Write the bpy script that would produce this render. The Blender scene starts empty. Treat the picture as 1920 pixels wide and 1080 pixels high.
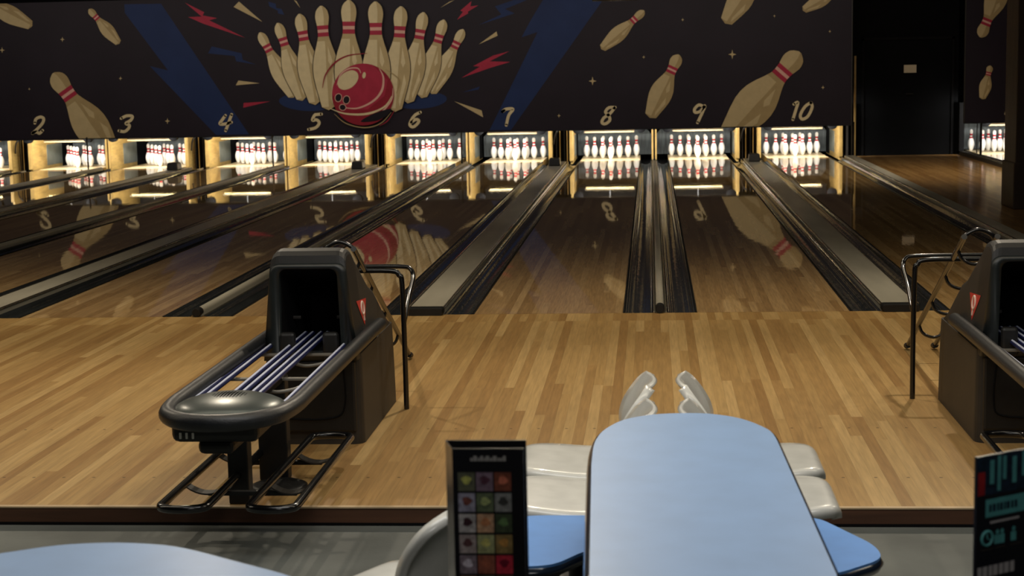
import bpy, bmesh, math, random
from mathutils import Vector, Matrix
from mathutils.geometry import tessellate_polygon
random.seed(7)
PI = math.pi
SC = bpy.context.scene
COL = SC.collection

# ------------------------------------------------------------------ camera model
CF = 3076.8527
CP = Vector((-0.04871, -11.32086, 1.73848))
YAW, PIT, ROL = 0.08635, 0.13601, -0.02149
_F = Vector((-math.sin(YAW) * math.cos(PIT), math.cos(YAW) * math.cos(PIT), -math.sin(PIT)))
_R0 = Vector((math.cos(YAW), math.sin(YAW), 0))
_U0 = _R0.cross(_F)
_R = _R0 * math.cos(ROL) + _U0 * math.sin(ROL)
_U = -_R0 * math.sin(ROL) + _U0 * math.cos(ROL)


def at(u, v, x=None, y=None, z=None):
    """point of a photo pixel on a known plane of the place"""
    r = _F + _R * ((u - 960) / CF) - _U * ((v - 540) / CF)
    if x is not None: t = (x - CP.x) / r.x
    elif y is not None: t = (y - CP.y) / r.y
    else: t = (z - CP.z) / r.z
    return CP + r * t


# ------------------------------------------------------------------ layout
LW, G1, G2 = 1.054, 0.5026, 0.67
LX = {}
LX[8] = -G1 / 2 - LW / 2
LX[9] = -LX[8]
LX[7] = LX[8] - LW - G2
LX[6] = LX[7] - LW - G1
LX[5] = LX[6] - LW - G2
LX[4] = LX[5] - LW - G1
LX[3] = LX[4] - LW - G2
LX[2] = LX[3] - LW - G1
LX[1] = LX[2] - LW - G2
LX[10] = LX[9] + LW + G2
LX[11] = 6.18
FLOOR = -0.075
AY = -5.036
YD = 19.35          # end of pin deck
YM = 16.88          # masking plane

# ------------------------------------------------------------------ materials
def srgb(r, g, b):
    f = lambda c: (c / 255 / 12.92) if c / 255 <= 0.04045 else ((c / 255 + 0.055) / 1.055) ** 2.4
    return (f(r), f(g), f(b), 1)


def mat(name, rgb, rough=0.5, metal=0.0, coat=0.0, crough=0.1, var=0.12, scale=8.0, bump=0.0, bscale=60.0, spec=0.5, stretch=None):
    m = bpy.data.materials.new(name); m.use_nodes = True
    nt = m.node_tree; b = nt.nodes['Principled BSDF']
    c = srgb(*rgb)
    tc = nt.nodes.new('ShaderNodeTexCoord'); mp = nt.nodes.new('ShaderNodeMapping')
    nt.links.new(tc.outputs['Object'], mp.inputs[0])
    if stretch: mp.inputs['Scale'].default_value = stretch
    n = nt.nodes.new('ShaderNodeTexNoise'); n.inputs['Scale'].default_value = scale; n.inputs['Detail'].default_value = 4
    nt.links.new(mp.outputs[0], n.inputs['Vector'])
    rp = nt.nodes.new('ShaderNodeValToRGB'); nt.links.new(n.outputs['Fac'], rp.inputs[0])
    rp.color_ramp.elements[0].position = 0.3; rp.color_ramp.elements[1].position = 0.7
    rp.color_ramp.elements[0].color = tuple(v * (1 - var) for v in c[:3]) + (1,)
    rp.color_ramp.elements[1].color = tuple(min(1, v * (1 + var)) for v in c[:3]) + (1,)
    nt.links.new(rp.outputs[0], b.inputs['Base Color'])
    b.inputs['Roughness'].default_value = rough; b.inputs['Metallic'].default_value = metal
    b.inputs['Specular IOR Level'].default_value = spec
    b.inputs['Coat Weight'].default_value = coat; b.inputs['Coat Roughness'].default_value = crough
    if bump:
        n2 = nt.nodes.new('ShaderNodeTexNoise'); n2.inputs['Scale'].default_value = bscale; n2.inputs['Detail'].default_value = 3
        nt.links.new(mp.outputs[0], n2.inputs['Vector'])
        bp = nt.nodes.new('ShaderNodeBump'); bp.inputs['Strength'].default_value = bump; bp.inputs['Distance'].default_value = 0.004
        nt.links.new(n2.outputs['Fac'], bp.inputs['Height']); nt.links.new(bp.outputs[0], b.inputs['Normal'])
        if coat: nt.links.new(bp.outputs[0], b.inputs['Coat Normal'])
    return m


def emis(name, rgb, strength):
    m = bpy.data.materials.new(name); m.use_nodes = True
    b = m.node_tree.nodes['Principled BSDF']
    b.inputs['Base Color'].default_value = srgb(*rgb)
    b.inputs['Emission Color'].default_value = srgb(*rgb); b.inputs['Emission Strength'].default_value = strength
    return m


def wood(name, tones, bw, blen, rough, coat, crough, dots=False, wave=0.0, grain=0.35, spec=0.5):
    m = bpy.data.materials.new(name); m.use_nodes = True
    nt = m.node_tree; N = nt.nodes; L = nt.links; b = N['Principled BSDF']
    geo = N.new('ShaderNodeNewGeometry'); sep = N.new('ShaderNodeSeparateXYZ'); L.new(geo.outputs['Position'], sep.inputs[0])

    def ma(op, a, c=None, d=None):
        n = N.new('ShaderNodeMath'); n.operation = op
        for i, v in enumerate((a, c, d)):
            if v is None: continue
            if isinstance(v, (int, float)): n.inputs[i].default_value = v
            else: L.new(v, n.inputs[i])
        return n.outputs[0]
    X, Y = sep.outputs['X'], sep.outputs['Y']
    xs = ma('DIVIDE', X, bw); ix = ma('FLOOR', xs)
    w1 = N.new('ShaderNodeTexWhiteNoise'); w1.noise_dimensions = '1D'; L.new(ix, w1.inputs['W'])
    ys = ma('ADD', ma('DIVIDE', Y, blen), ma('MULTIPLY', w1.outputs['Value'], 7.3)); ys = ma('ADD', ys, ma('MULTIPLY', ma('GREATER_THAN', Y, -0.34), 5.37)) if dots else ys; iy = ma('FLOOR', ys)
    cb = N.new('ShaderNodeCombineXYZ'); L.new(ix, cb.inputs[0]); L.new(iy, cb.inputs[1])
    w2 = N.new('ShaderNodeTexWhiteNoise'); w2.noise_dimensions = '2D'; L.new(cb.outputs[0], w2.inputs['Vector'])
    rp = N.new('ShaderNodeValToRGB'); L.new(w2.outputs['Value'], rp.inputs[0])
    cr = rp.color_ramp
    for i, t in enumerate(tones):
        p = i / (len(tones) - 1)
        e = cr.elements[0] if i == 0 else cr.elements[-1] if i == len(tones) - 1 else cr.elements.new(p)
        e.position = p; e.color = srgb(*t)
    gv = N.new('ShaderNodeCombineXYZ')
    L.new(ma('MULTIPLY', X, 70.0), gv.inputs[0]); L.new(ma('MULTIPLY', Y, 4.0), gv.inputs[1]); L.new(ma('MULTIPLY', w2.outputs['Value'], 40.0), gv.inputs[2])
    gn = N.new('ShaderNodeTexNoise'); gn.inputs['Scale'].default_value = 1.0; gn.inputs['Detail'].default_value = 4; L.new(gv.outputs[0], gn.inputs['Vector'])
    gm = N.new('ShaderNodeMapRange'); L.new(gn.outputs['Fac'], gm.inputs['Value'])
    gm.inputs['From Min'].default_value = 0.3; gm.inputs['From Max'].default_value = 0.7
    gm.inputs['To Min'].default_value = 1 - grain; gm.inputs['To Max'].default_value = 1.0 + grain * 0.35
    # board joints
    fx = ma('FRACT', xs); edge = ma('MINIMUM', fx, ma('SUBTRACT', 1.0, fx))
    jn = N.new('ShaderNodeMapRange'); L.new(edge, jn.inputs['Value'])
    jn.inputs['From Min'].default_value = 0.0; jn.inputs['From Max'].default_value = 0.03
    jn.inputs['To Min'].default_value = 0.72; jn.inputs['To Max'].default_value = 1.0
    fac = ma('MULTIPLY', gm.outputs[0], jn.outputs[0])
    if dots:
        dx = ma('MULTIPLY', ma('ABSOLUTE', ma('SUBTRACT', ma('FRACT', ma('DIVIDE', X, 0.1335)), 0.5)), 0.1335)
        dy = ma('MINIMUM', ma('ABSOLUTE', ma('ADD', Y, 3.63)), ma('ABSOLUTE', ma('ADD', Y, 4.565)))
        dd = ma('SQRT', ma('ADD', ma('MULTIPLY', dx, dx), ma('MULTIPLY', dy, dy)))
        fac = ma('MULTIPLY', fac, ma('ADD', ma('MULTIPLY', ma('GREATER_THAN', dd, 0.0075), 0.65), 0.35))
    mx = N.new('ShaderNodeMix'); mx.data_type = 'RGBA'; mx.blend_type = 'MULTIPLY'; mx.inputs['Factor'].default_value = 1.0
    L.new(rp.outputs[0], mx.inputs['A']); L.new(fac, mx.inputs['B']); L.new(mx.outputs['Result'], b.inputs['Base Color'])
    b.inputs['Roughness'].default_value = rough; b.inputs['Coat Weight'].default_value = coat; b.inputs['Coat Roughness'].default_value = crough
    b.inputs['Specular IOR Level'].default_value = spec
    if wave:
        wv = N.new('ShaderNodeCombineXYZ'); L.new(ma('MULTIPLY', X, 7.0), wv.inputs[0]); L.new(ma('MULTIPLY', Y, 3.4), wv.inputs[1])
        wn = N.new('ShaderNodeTexNoise'); wn.inputs['Scale'].default_value = 1.0; wn.inputs['Detail'].default_value = 2.5; L.new(wv.outputs[0], wn.inputs['Vector'])
        bp = N.new('ShaderNodeBump'); bp.inputs['Strength'].default_value = 1.0; bp.inputs['Distance'].default_value = wave
        L.new(wn.outputs['Fac'], bp.inputs['Height']); L.new(bp.outputs[0], b.inputs['Coat Normal'])
    return m


M = {}
M['approach'] = wood('approach_maple', [(158, 121, 72), (168, 132, 81), (177, 142, 89), (185, 151, 97), (197, 164, 110)], 0.0534, 3.3, 0.42, 0.12, 0.3, dots=True, grain=0.2, spec=0.3)
M['lane'] = wood('lane_maple', [(176, 138, 86), (192, 154, 100), (203, 165, 110), (216, 180, 126)], 0.0527, 2.6, 0.5, 1.0, 0.025, wave=0.0003, grain=0.25, spec=0.1)
M['aisle'] = wood('aisle_maple', [(150, 110, 62), (168, 128, 76), (180, 140, 86)], 0.0534, 1.6, 0.5, 0.7, 0.13, wave=0.0006, grain=0.25, spec=0.2)
M['riser'] = mat('dark_stained_riser', (88, 58, 40), 0.5, var=0.25, scale=3, stretch=(0.6, 4, 8))
M['nosing'] = mat('highlight_nosing', (190, 165, 130), 0.4, var=0.2, scale=5)  # pale tone paints in the bright highlight along the step edge
M['concrete'] = mat('grey_vinyl_floor', (88, 92, 89), 0.75, var=0.3, scale=2.2, bump=0.15, bscale=90)
M['black'] = mat('black_matt', (7, 7, 9), 0.8, var=0.3, spec=0.2)
M['pit'] = mat('pit_black', (10, 10, 11), 0.8, var=0.3, spec=0.2)
M['curtain'] = mat('black_curtain_paint', (10, 11, 13), 0.8, var=0.3, scale=2, spec=0.1)
M['ceil'] = mat('black_ceiling', (14, 14, 15), 0.9, var=0.3, spec=0.1)
M['banner'] = mat('printed_navy_vinyl', (35, 28, 38), 0.55, var=0.14, scale=1.2, spec=0.25)
M['cream'] = mat('print_cream', (228, 210, 166), 0.55, var=0.06, spec=0.2)
M['tan'] = mat('print_tan', (196, 174, 128), 0.55, var=0.06, spec=0.2)
M['tan2'] = mat('print_dark_tan', (165, 143, 100), 0.55, var=0.06, spec=0.2)
M['pcream'] = mat('print_dim_cream', (202, 181, 136), 0.55, var=0.06, spec=0.2)
M['ptan'] = mat('print_dim_tan', (176, 153, 108), 0.55, var=0.06, spec=0.2)
M['pred'] = mat('print_red', (176, 48, 72), 0.5, var=0.08, spec=0.2)
M['pdred'] = mat('print_dark_red', (150, 35, 52), 0.5, var=0.08, spec=0.2)
M['ppink'] = mat('print_pink', (228, 178, 160), 0.5, var=0.05, spec=0.2)
M['pblue'] = mat('print_blue', (36, 52, 94), 0.55, var=0.1, scale=2, spec=0.2)
M['pink_dk'] = mat('print_ink', (30, 24, 32), 0.55, spec=0.2)
M['pin'] = mat('white_pin', (240, 238, 232), 0.3, coat=0.3, crough=0.1, var=0.02)
M['stripe'] = mat('red_pin_stripe', (196, 24, 44), 0.35, var=0.03)
M['deck'] = mat('pin_deck_lit_pale', (225, 205, 160), 0.45, coat=0.3, crough=0.08, var=0.1)  # pale tone carries the strong light falling on the deck
M['gold'] = mat('varnished_kickback_wood', (184, 154, 90), 0.45, var=0.2, scale=4, stretch=(1, 1, 6))
M['pad'] = mat('grey_rubber_pad', (120, 126, 118), 0.7, var=0.12, scale=6)
M['cush'] = mat('grey_pit_cushion', (92, 98, 98), 0.7, var=0.35, scale=5, stretch=(6, 1, 0.8))
M['gutter'] = mat('black_gutter_plastic', (48, 51, 53), 0.09, var=0.2, scale=3, bump=0.4, bscale=10, stretch=(4, 0.8, 4), spec=0.8)
M['cap'] = mat('grey_capping', (180, 175, 160), 0.32, var=0.16, scale=2, stretch=(3, 0.5, 3), bump=0.08, bscale=6)
M['alu'] = mat('brushed_bead', (150, 145, 132), 0.22, metal=0.85, var=0.2, scale=5, bump=0.25, bscale=10, stretch=(4, 1, 4))
M['rubber'] = mat('black_rubber', (20, 20, 21), 0.5, var=0.2)
M['tubeblk'] = mat('black_tube_gloss', (12, 12, 14), 0.22, var=0.2, coat=0.4, crough=0.12)
M['hood'] = mat('black_plastic_hood', (22, 22, 22), 0.48, var=0.18, scale=30, bump=0.1, bscale=200)
M['hood2'] = mat('charcoal_plastic_side', (45, 41, 36), 0.55, var=0.14, scale=12, bump=0.08, bscale=160)
M['hoodedge'] = mat('hood_front_frame', (28, 33, 34), 0.36, var=0.15, scale=20)
M['railpad'] = mat('padded_black_rail', (24, 26, 29), 0.42, var=0.25, scale=40, bump=0.2, bscale=150)
M['navy'] = mat('navy_rack_rail', (30, 36, 82), 0.3, var=0.1)
M['railwht'] = mat('pale_rail_stripe', (214, 220, 244), 0.3, var=0.05)
M['dome'] = mat('glossy_dark_blower_lid', (62, 70, 68), 0.36, metal=0.4, coat=0.3, crough=0.25, var=0.15, scale=8)
M['strap'] = mat('grey_strap', (112, 108, 100), 0.4, var=0.1)
M['led'] = mat('white_button', (235, 235, 230), 0.3, var=0.02)
M['sticker'] = mat('red_sticker', (196, 52, 42), 0.5, var=0.08)
M['stickw'] = mat('sticker_white', (230, 205, 190), 0.5, var=0.04)
M['tbl'] = mat('blue_grey_laminate', (116, 151, 194), 0.5, var=0.05, scale=9, coat=0.15, crough=0.3)
M['tbl2'] = mat('blue_laminate', (88, 142, 210), 0.55, var=0.06, scale=9, spec=0.25)
M['tedge'] = mat('dark_navy_edge', (22, 32, 46), 0.2, coat=0.6, crough=0.1, var=0.1)
M['shell'] = mat('white_moulded_seat', (208, 208, 202), 0.3, coat=0.6, crough=0.07, var=0.08, scale=14, bump=0.04, bscale=30)
M['steel'] = mat('black_steel', (18, 18, 19), 0.45, metal=0.3, var=0.2)
M['pillar'] = mat('brown_pillar', (70, 56, 46), 0.6, var=0.25, scale=3, stretch=(3, 3, 0.5))
M['paper'] = mat('cream_paper', (215, 200, 170), 0.7, var=0.04)
M['brass'] = mat('pale_gold_trim', (168, 138, 78), 0.45, var=0.15)
M['ball'] = mat('glossy_dark_housing', (14, 14, 15), 0.35, var=0.2)
M['tube'] = emis('warm_tube', (255, 226, 150), 16.0)
M['lip'] = mat('reflector_lip', (120, 104, 72), 0.5, var=0.1)
M['menu'] = mat('black_menu_card', (16, 14, 17), 0.4, var=0.2)
M['menus'] = mat('menu_side_gloss', (74, 68, 66), 0.25, coat=0.4, crough=0.1, var=0.5, scale=14)
M['menuw'] = mat('menu_pale_text', (150, 146, 140), 0.5)
M['poster'] = mat('dark_poster_card', (20, 22, 30), 0.4, var=0.25)
M['teal'] = mat('poster_teal', (84, 158, 158), 0.5, var=0.15, scale=40)
M['teald'] = mat('poster_deep_teal', (20, 38, 56), 0.5, var=0.6, scale=70)
M['pored'] = mat('poster_red', (150, 30, 34), 0.5, var=0.3, scale=40)
M['pogrey'] = mat('poster_grey_text', (176, 172, 172), 0.5, var=0.1)

# ------------------------------------------------------------------ mesh builder
class MB:
    def __init__(self): self.v = []; self.f = []; self.mi = []; self.sm = []

    def add(self, vs, fs, mi=0, smooth=False):
        b = len(self.v); self.v += [tuple(p) for p in vs]
        for f in fs: self.f.append(tuple(b + i for i in f)); self.mi.append(mi); self.sm.append(smooth)
        return self

    def bm(self, bm, mi=0, smooth=False):
        bm.verts.index_update()
        self.add([v.co.copy() for v in bm.verts], [[v.index for v in f.verts] for f in bm.faces], mi, smooth); bm.free(); return self

    def box(self, x0, x1, y0, y1, z0, z1, mi=0, bev=0.0, seg=2, taper=1.0):
        bm = bmesh.new(); bmesh.ops.create_cube(bm, size=1)
        for v in bm.verts:
            t = taper if v.co.z > 0 else 1.0
            v.co = Vector(((x0 + x1) / 2 + v.co.x * (x1 - x0) * t, (y0 + y1) / 2 + v.co.y * (y1 - y0) * t, z0 if v.co.z < 0 else z1))
        if bev: bmesh.ops.bevel(bm, geom=list(bm.edges), offset=bev, segments=seg, affect='EDGES', profile=0.5)
        return self.bm(bm, mi, False)

    def tube(self, pts, r, n=10, mi=0, closed=False, caps=True, rads=None, sub=0):
        P = [Vector(p) for p in pts]
        if sub: P = catmull(P, sub, closed)
        k = len(P); rings = []
        prev = None
        for i in range(k):
            a = P[(i - 1) % k] if (closed or i > 0) else P[i]; c = P[(i + 1) % k] if (closed or i < k - 1) else P[i]
            t = (c - a).normalized()
            if prev is None:
                up = Vector((0, 0, 1)) if abs(t.z) < 0.9 else Vector((1, 0, 0))
                nrm = (up - t * up.dot(t)).normalized()
            else:
                nrm = (prev - t * prev.dot(t)).normalized()
            prev = nrm; bn = t.cross(nrm)
            rr = rads[i] if rads else r
            rings.append([P[i] + (nrm * math.cos(2 * PI * j / n) + bn * math.sin(2 * PI * j / n)) * rr for j in range(n)])
        vs = [p for rg in rings for p in rg]; fs = []
        for i in range(k if closed else k - 1):
            a = i * n; b = ((i + 1) % k) * n
            for j in range(n): fs.append((a + j, a + (j + 1) % n, b + (j + 1) % n, b + j))
        self.add(vs, fs, mi, True)
        if caps and not closed:
            self.add(rings[0], [tuple(range(n))[::-1]], mi); self.add(rings[-1], [tuple(range(n))], mi)
        return self

    def lathe(self, prof, c=(0, 0, 0), n=24, mi=0, sx=1.0, sy=1.0):
        vs = []; fs = []; k = len(prof)
        for r, z in prof:
            for j in range(n):
                a = 2 * PI * j / n; vs.append((c[0] + r * math.cos(a) * sx, c[1] + r * math.sin(a) * sy, c[2] + z))
        for i in range(k - 1):
            for j in range(n): fs.append((i * n + j, i * n + (j + 1) % n, (i + 1) * n + (j + 1) % n, (i + 1) * n + j))
        self.add(vs, fs, mi, True)
        self.add(vs[:n], [tuple(range(n))[::-1]], mi); self.add(vs[-n:], [tuple(range(n))], mi)
        return self

    def loft(self, rings, mi=0, smooth=False, cap0=True, cap1=True):
        n = len(rings[0]); vs = [p for r in rings for p in r]; fs = []
        for i in range(len(rings) - 1):
            for j in range(n): fs.append((i * n + j, i * n + (j + 1) % n, (i + 1) * n + (j + 1) % n, (i + 1) * n + j))
        self.add(vs, fs, mi, smooth)
        if cap0: self.add(rings[0], [tuple(range(n))[::-1]], mi)
        if cap1: self.add(rings[-1], [tuple(range(n))], mi)
        return self

    def slab(self, outline, z0, z1, mi=0, r=0.01, mtop=None, bulge=0.0):
        """rounded-edge slab from a counter-clockwise outline"""
        k = len(outline)
        nr = []
        for i in range(k):
            a = Vector(outline[i - 1]); c = Vector(outline[(i + 1) % k]); t = (c - a).normalized(); nr.append(Vector((t.y, -t.x)))
        def ring(off, z): return [(outline[i][0] + nr[i].x * off, outline[i][1] + nr[i].y * off, z) for i in range(k)]
        prof = [(-r, z0), (-r * 0.3, z0 + r * 0.3), (0, z0 + r), (bulge, (z0 + z1) / 2), (0, z1 - r), (-r * 0.3, z1 - r * 0.3), (-r, z1)]
        rings = [ring(o, z) for o, z in prof]
        self.loft(rings, mi, True, cap0=True, cap1=False)
        self.add(rings[-1], [tuple(range(k))], mi if mtop is None else mtop)
        return self

    def build(self, name, mats, parent=None, loc=None):
        me = bpy.data.meshes.new(name)
        off = Vector((0, 0, 0))
        if parent is not None:
            q = parent
            while q is not None: off += Vector(q.location); q = q.parent
        if loc is not None: off = off + Vector(loc)
        me.from_pydata([tuple(Vector(p) - off) for p in self.v], [], self.f)
        if not isinstance(mats, (list, tuple)): mats = [mats]
        for m in mats: me.materials.append(m)
        for p, i, s in zip(me.polygons, self.mi, self.sm): p.material_index = i; p.use_smooth = s
        me.validate(); me.update()
        o = bpy.data.objects.new(name, me); COL.objects.link(o)
        if parent is not None: o.parent = parent
        if loc is not None: o.location = loc
        return o


def catmull(P, sub, closed=False):
    k = len(P); out = []
    for i in range(k if closed else k - 1):
        p0 = P[(i - 1) % k] if (closed or i > 0) else P[i]; p1 = P[i]; p2 = P[(i + 1) % k]
        p3 = P[(i + 2) % k] if (closed or i < k - 2) else p2
        for s in range(sub):
            t = s / sub
            out.append(0.5 * ((2 * p1) + (p2 - p0) * t + (2 * p0 - 5 * p1 + 4 * p2 - p3) * t * t + (3 * p1 - p0 - 3 * p2 + p3) * t ** 3))
    if not closed: out.append(P[-1])
    return out


def smooth2(pts, sub=6, closed=True):
    return [(p.x, p.y) for p in catmull([Vector((a, b, 0)) for a, b in pts], sub, closed)]


def rrect(x0, x1, y0, y1, r, n=5):
    out = []
    for cx, cy, a0 in ((x1 - r, y1 - r, 0), (x0 + r, y1 - r, PI / 2), (x0 + r, y0 + r, PI), (x1 - r, y0 + r, 1.5 * PI)):
        for i in range(n + 1):
            a = a0 + PI / 2 * i / n; out.append((cx + r * math.cos(a), cy + r * math.sin(a)))
    return out


def round_poly(pts, r, n=6):
    """round the corners of a polygon"""
    out = []; k = len(pts)
    for i in range(k):
        p = Vector(pts[i]); a = Vector(pts[i - 1]) - p; c = Vector(pts[(i + 1) % k]) - p
        rr = r[i] if isinstance(r, (list, tuple)) else r
        rr = min(rr, a.length * 0.49, c.length * 0.49)
        s = p + a.normalized() * rr; e = p + c.normalized() * rr
        for j in range(n + 1):
            t = j / n; out.append(tuple(s * (1 - t) ** 2 + p * 2 * t * (1 - t) + e * t * t))
    return out


def tag(o, label=None, cat=None, group=None, kind=None):
    if label: o['label'] = label
    if cat: o['category'] = cat
    if group: o['group'] = group
    if kind: o['kind'] = kind
    return o


def empty(name, loc, label=None, cat=None, group=None, kind=None):
    o = bpy.data.objects.new(name, None); COL.objects.link(o); o.location = loc; o.empty_display_size = 0.1
    return tag(o, label, cat, group, kind)


def children(o): return [c for c in list(COL.objects) if c.parent == o]


def copy_tree(o, parent=None):
    c = o.copy(); COL.objects.link(c)
    if parent is not None: c.parent = parent
    for ch in children(o): copy_tree(ch, c)
    return c


def struct(name, mb, m): return tag(mb.build(name, m), kind='structure')


# ------------------------------------------------------------------ room
XL, XR, YB, YF, ZC = -17.0, 9.0, 21.0, -13.5, 3.6
struct('floor', MB().box(XL, XR, YF, AY + 0.02, FLOOR - 0.1, FLOOR), M['concrete'])
struct('floor_base', MB().box(XL, XR, AY + 0.02, YB, -0.35, -0.14), M['black'])
struct('approach_floor', MB().box(XL, XR, AY + 0.012, 0.0, -0.13, 0.0, bev=0.004), M['approach'])
struct('trim_1', MB().box(XL, XR, AY - 0.004, AY + 0.012, FLOOR + 0.004, -0.005), M['riser'])
struct('trim_2', MB().box(XL, XR, AY - 0.008, AY + 0.016, -0.005, 0.003, bev=0.002), M['nosing'])
struct('trim_3', MB().box(XL, XR, AY - 0.007, AY - 0.004, FLOOR, FLOOR + 0.012), M['black'])
struct('ceiling', MB().box(XL, XR, YF, YB, ZC, ZC + 0.1), M['ceil'])
struct('wall_back', MB().box(XL, XR, YB, YB + 0.1, -0.3, ZC), M['pit'])
struct('wall_left', MB().box(XL - 0.1, XL, YF, YB, -0.3, ZC), M['ceil'])
struct('wall_right', MB().box(XR, XR + 0.1, YF, YB, -0.3, ZC), M['ceil'])
struct('wall_front', MB().box(XL, XR, YF - 0.1, YF, -0.3, ZC), M['ceil'])
# aisle beside lane 10
struct('aisle_floor', MB().box(3.44, 5.28, 0.0, 18.0, -0.13, 0.0), M['aisle'])
wa = MB(); wa.box(3.36, 3.62, 17.98, 18.1, 0, ZC); wa.box(5.2, 5.28, 17.98, 18.1, 0, ZC); wa.box(3.62, 5.2, 17.98, 18.1, 2.05, ZC)
struct('wall_aisle', wa, M['curtain'])
door = struct('door_1', MB().box(3.66, 5.16, 17.96, 18.02, 0.0, 2.0, bev=0.004), M['curtain'])
MB().box(3.62, 3.66, 17.94, 18.03, 0, 2.04).box(5.16, 5.2, 17.94, 18.03, 0, 2.04).box(3.62, 5.2, 17.94, 18.03, 2.0, 2.05).build('door_frame', M['black'], door)
MB().box(4.38, 4.5, 17.9, 17.955, 1.055, 1.075, bev=0.004).build('door_handle', M['steel'], door)
MB().box(4.343, 4.556, 17.953, 17.958, 1.43, 1.565).build('paper_notice', M['paper'], door)
struct('trim_4', MB().box(3.435, 3.47, 17.5, 17.53, 0.0, 1.74, bev=0.004), M['brass'])
# brown pillar at the right
pl = MB(); pl.box(3.995, 4.6, 7.4, 8.0, 0.0, ZC, bev=0.01); pl.box(3.975, 4.62, 7.38, 8.02, 0.0, 0.52, bev=0.01)
struct('pillar', pl, M['pillar'])

# ------------------------------------------------------------------ lanes
def where(n):
    return 'beneath the cream number %d' % n if n > 1 else 'at the far left edge of the photo'

for n, x in LX.items():
    y1 = 17.7
    t = empty('bowling_lane', (x, 0, 0), 'glossy brown wooden bowling lane ending %s' % where(n), 'bowling lane', 'bowling lanes side by side')
    MB().box(x - LW / 2, x + LW / 2, 0.004, y1, -0.12, 0.0).build('lane_surface', M['lane'], t)
    MB().box(x - LW / 2, x + LW / 2, y1, YD, -0.12, 0.0).build('pin_deck', M['deck'], t)
    for s in (-1, 1):
        MB().box(x + s * LW / 2 - 0.006, x + s * LW / 2 + 0.006, 0.004, y1, -0.1, 0.0035).build('lane_edge', M['rubber'], t)


def gutter(xa, xb, label, y1=17.6, rim=0):
    w = xb - xa; k = 18
    pr = []
    for i in range(k + 1):
        t = i / k; xx = xa + w * t
        z = -0.062 * math.sqrt(max(0, 1 - (2 * t - 1) ** 2)) - 0.008
        for c0 in (0.2, 0.8): z += 0.012 * math.exp(-((t - c0) / 0.035) ** 2)
        pr.append((xx, z))
    prof = [(xa + 0.004, 0.004)] + [(xa + 0.012, 0.002)] + pr[1:-1] + [(xb - 0.012, 0.002), (xb - 0.004, 0.004)]
    mb = MB(); ny = 30
    vs = [(a, 0.004 + (y1 - 0.004) * j / ny, b) for j in range(ny + 1) for a, b in prof]; kk = len(prof)
    fs = [(j * kk + i, j * kk + i + 1, (j + 1) * kk + i + 1, (j + 1) * kk + i) for j in range(ny) for i in range(kk - 1)]
    mb.add(vs, fs, 0, True)
    # front and rear closing plates
    mb.add([(a, 0.004, b) for a, b in prof] + [(xb, 0.004, -0.12), (xa, 0.004, -0.12)], [tuple(range(kk + 2))[::-1]], 0)
    o = mb.build('lane_gutter', M['gutter'])
    tag(o, label, 'gutter', 'gutters between the lanes'); o.location = (0, 0, 0)
    return o


NW, WW = 0.058, 0.25     # cap widths
LAB = {1: 'lane at the far left edge'}
def lane_name(n): return 'lane %d' % n if n > 1 else 'the leftmost lane'
for a in range(1, 10):
    b = a + 1
    xa, xb = LX[a] + LW / 2 + 0.006, LX[b] - LW / 2 - 0.006; c = (xa + xb) / 2
    wide = a % 2 == 1
    h = WW / 2 if wide else NW / 2
    gx = h if wide else h + 0.022
    gutter(xa, c - gx, 'black channel gutter along the right side of the lane under number %d' % a if a > 1 else 'black channel gutter along the right side of the leftmost lane')
    gutter(c + gx, xb, 'black channel gutter along the left side of the lane under number %d' % b)
    if wide:
        t = empty('wide_capping', (c, 0, 0), 'wide flat grey capping strip between the lanes numbered %d and %d' % (a, b) if a > 1 else 'wide flat grey capping strip left of the lane numbered 2', 'capping', 'grey capping strips between the lanes')
        out = rrect(c - h, c + h, -0.12, 0.05, 0.018, 4)
        mb = MB()
        mb.loft([[(p[0], 0.02, p[1]) for p in out], [(p[0], 16.9, p[1]) for p in out]], 0, False)
        mb.build('cap_top', M['cap'], t)
        out2 = rrect(c - h - 0.004, c + h + 0.004, -0.0, 0.055, 0.02, 4)
        MB().loft([[(c + (p[0] - c) * 0.94, -0.06, 0.002 + p[1] * 0.85) for p in out2], [(p[0], -0.04, p[1]) for p in out2], [(p[0], 0.03, p[1]) for p in out2]], 0, True).build('end_cap', M['rubber'], t)
        for s in (-1, 1):
            MB().tube([(c + s * (h - 0.002), 0.04, 0.042), (c + s * (h - 0.002), 16.9, 0.042)], 0.011, 8).build('reflect_bead', M['alu'], t)  # metal bead added to catch reflections as bright lines along the cap
    else:
        t = empty('narrow_capping', (c, 0, 0), 'narrow round-topped grey capping rail between the lanes numbered %d and %d' % (a, b), 'capping', 'grey capping strips between the lanes')
        out = [(c + h * math.cos(PI * i / 10), 0.03 + h * math.sin(PI * i / 10)) for i in range(11)] + [(c - h, -0.12), (c + h, -0.12)]
        MB().loft([[(p[0], 0.02, p[1]) for p in out], [(p[0], 17.3, p[1]) for p in out]], 0, False).build('cap_top', M['cap'], t)
        r2 = h + 0.004
        out = [(c + r2 * math.cos(2 * PI * i / 20), 0.031 + r2 * math.sin(2 * PI * i / 20)) for i in range(20)]
        MB().loft([[(c + (p[0] - c) * 0.85, -0.035, 0.031 + (p[1] - 0.031) * 0.85) for p in out], [(p[0], -0.022, p[1]) for p in out], [(p[0], 0.05, p[1]) for p in out]], 0, True).build('end_cap', M['rubber'], t)
        for s in (-1, 1):
            MB().tube([(c + s * (h + 0.012), 0.004, 0.0), (c + s * (h + 0.012), 17.3, 0.0)], 0.009, 8).build('reflect_bead', M['alu'], t)  # bead added here too, for the reflected line beside the gutter
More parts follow.
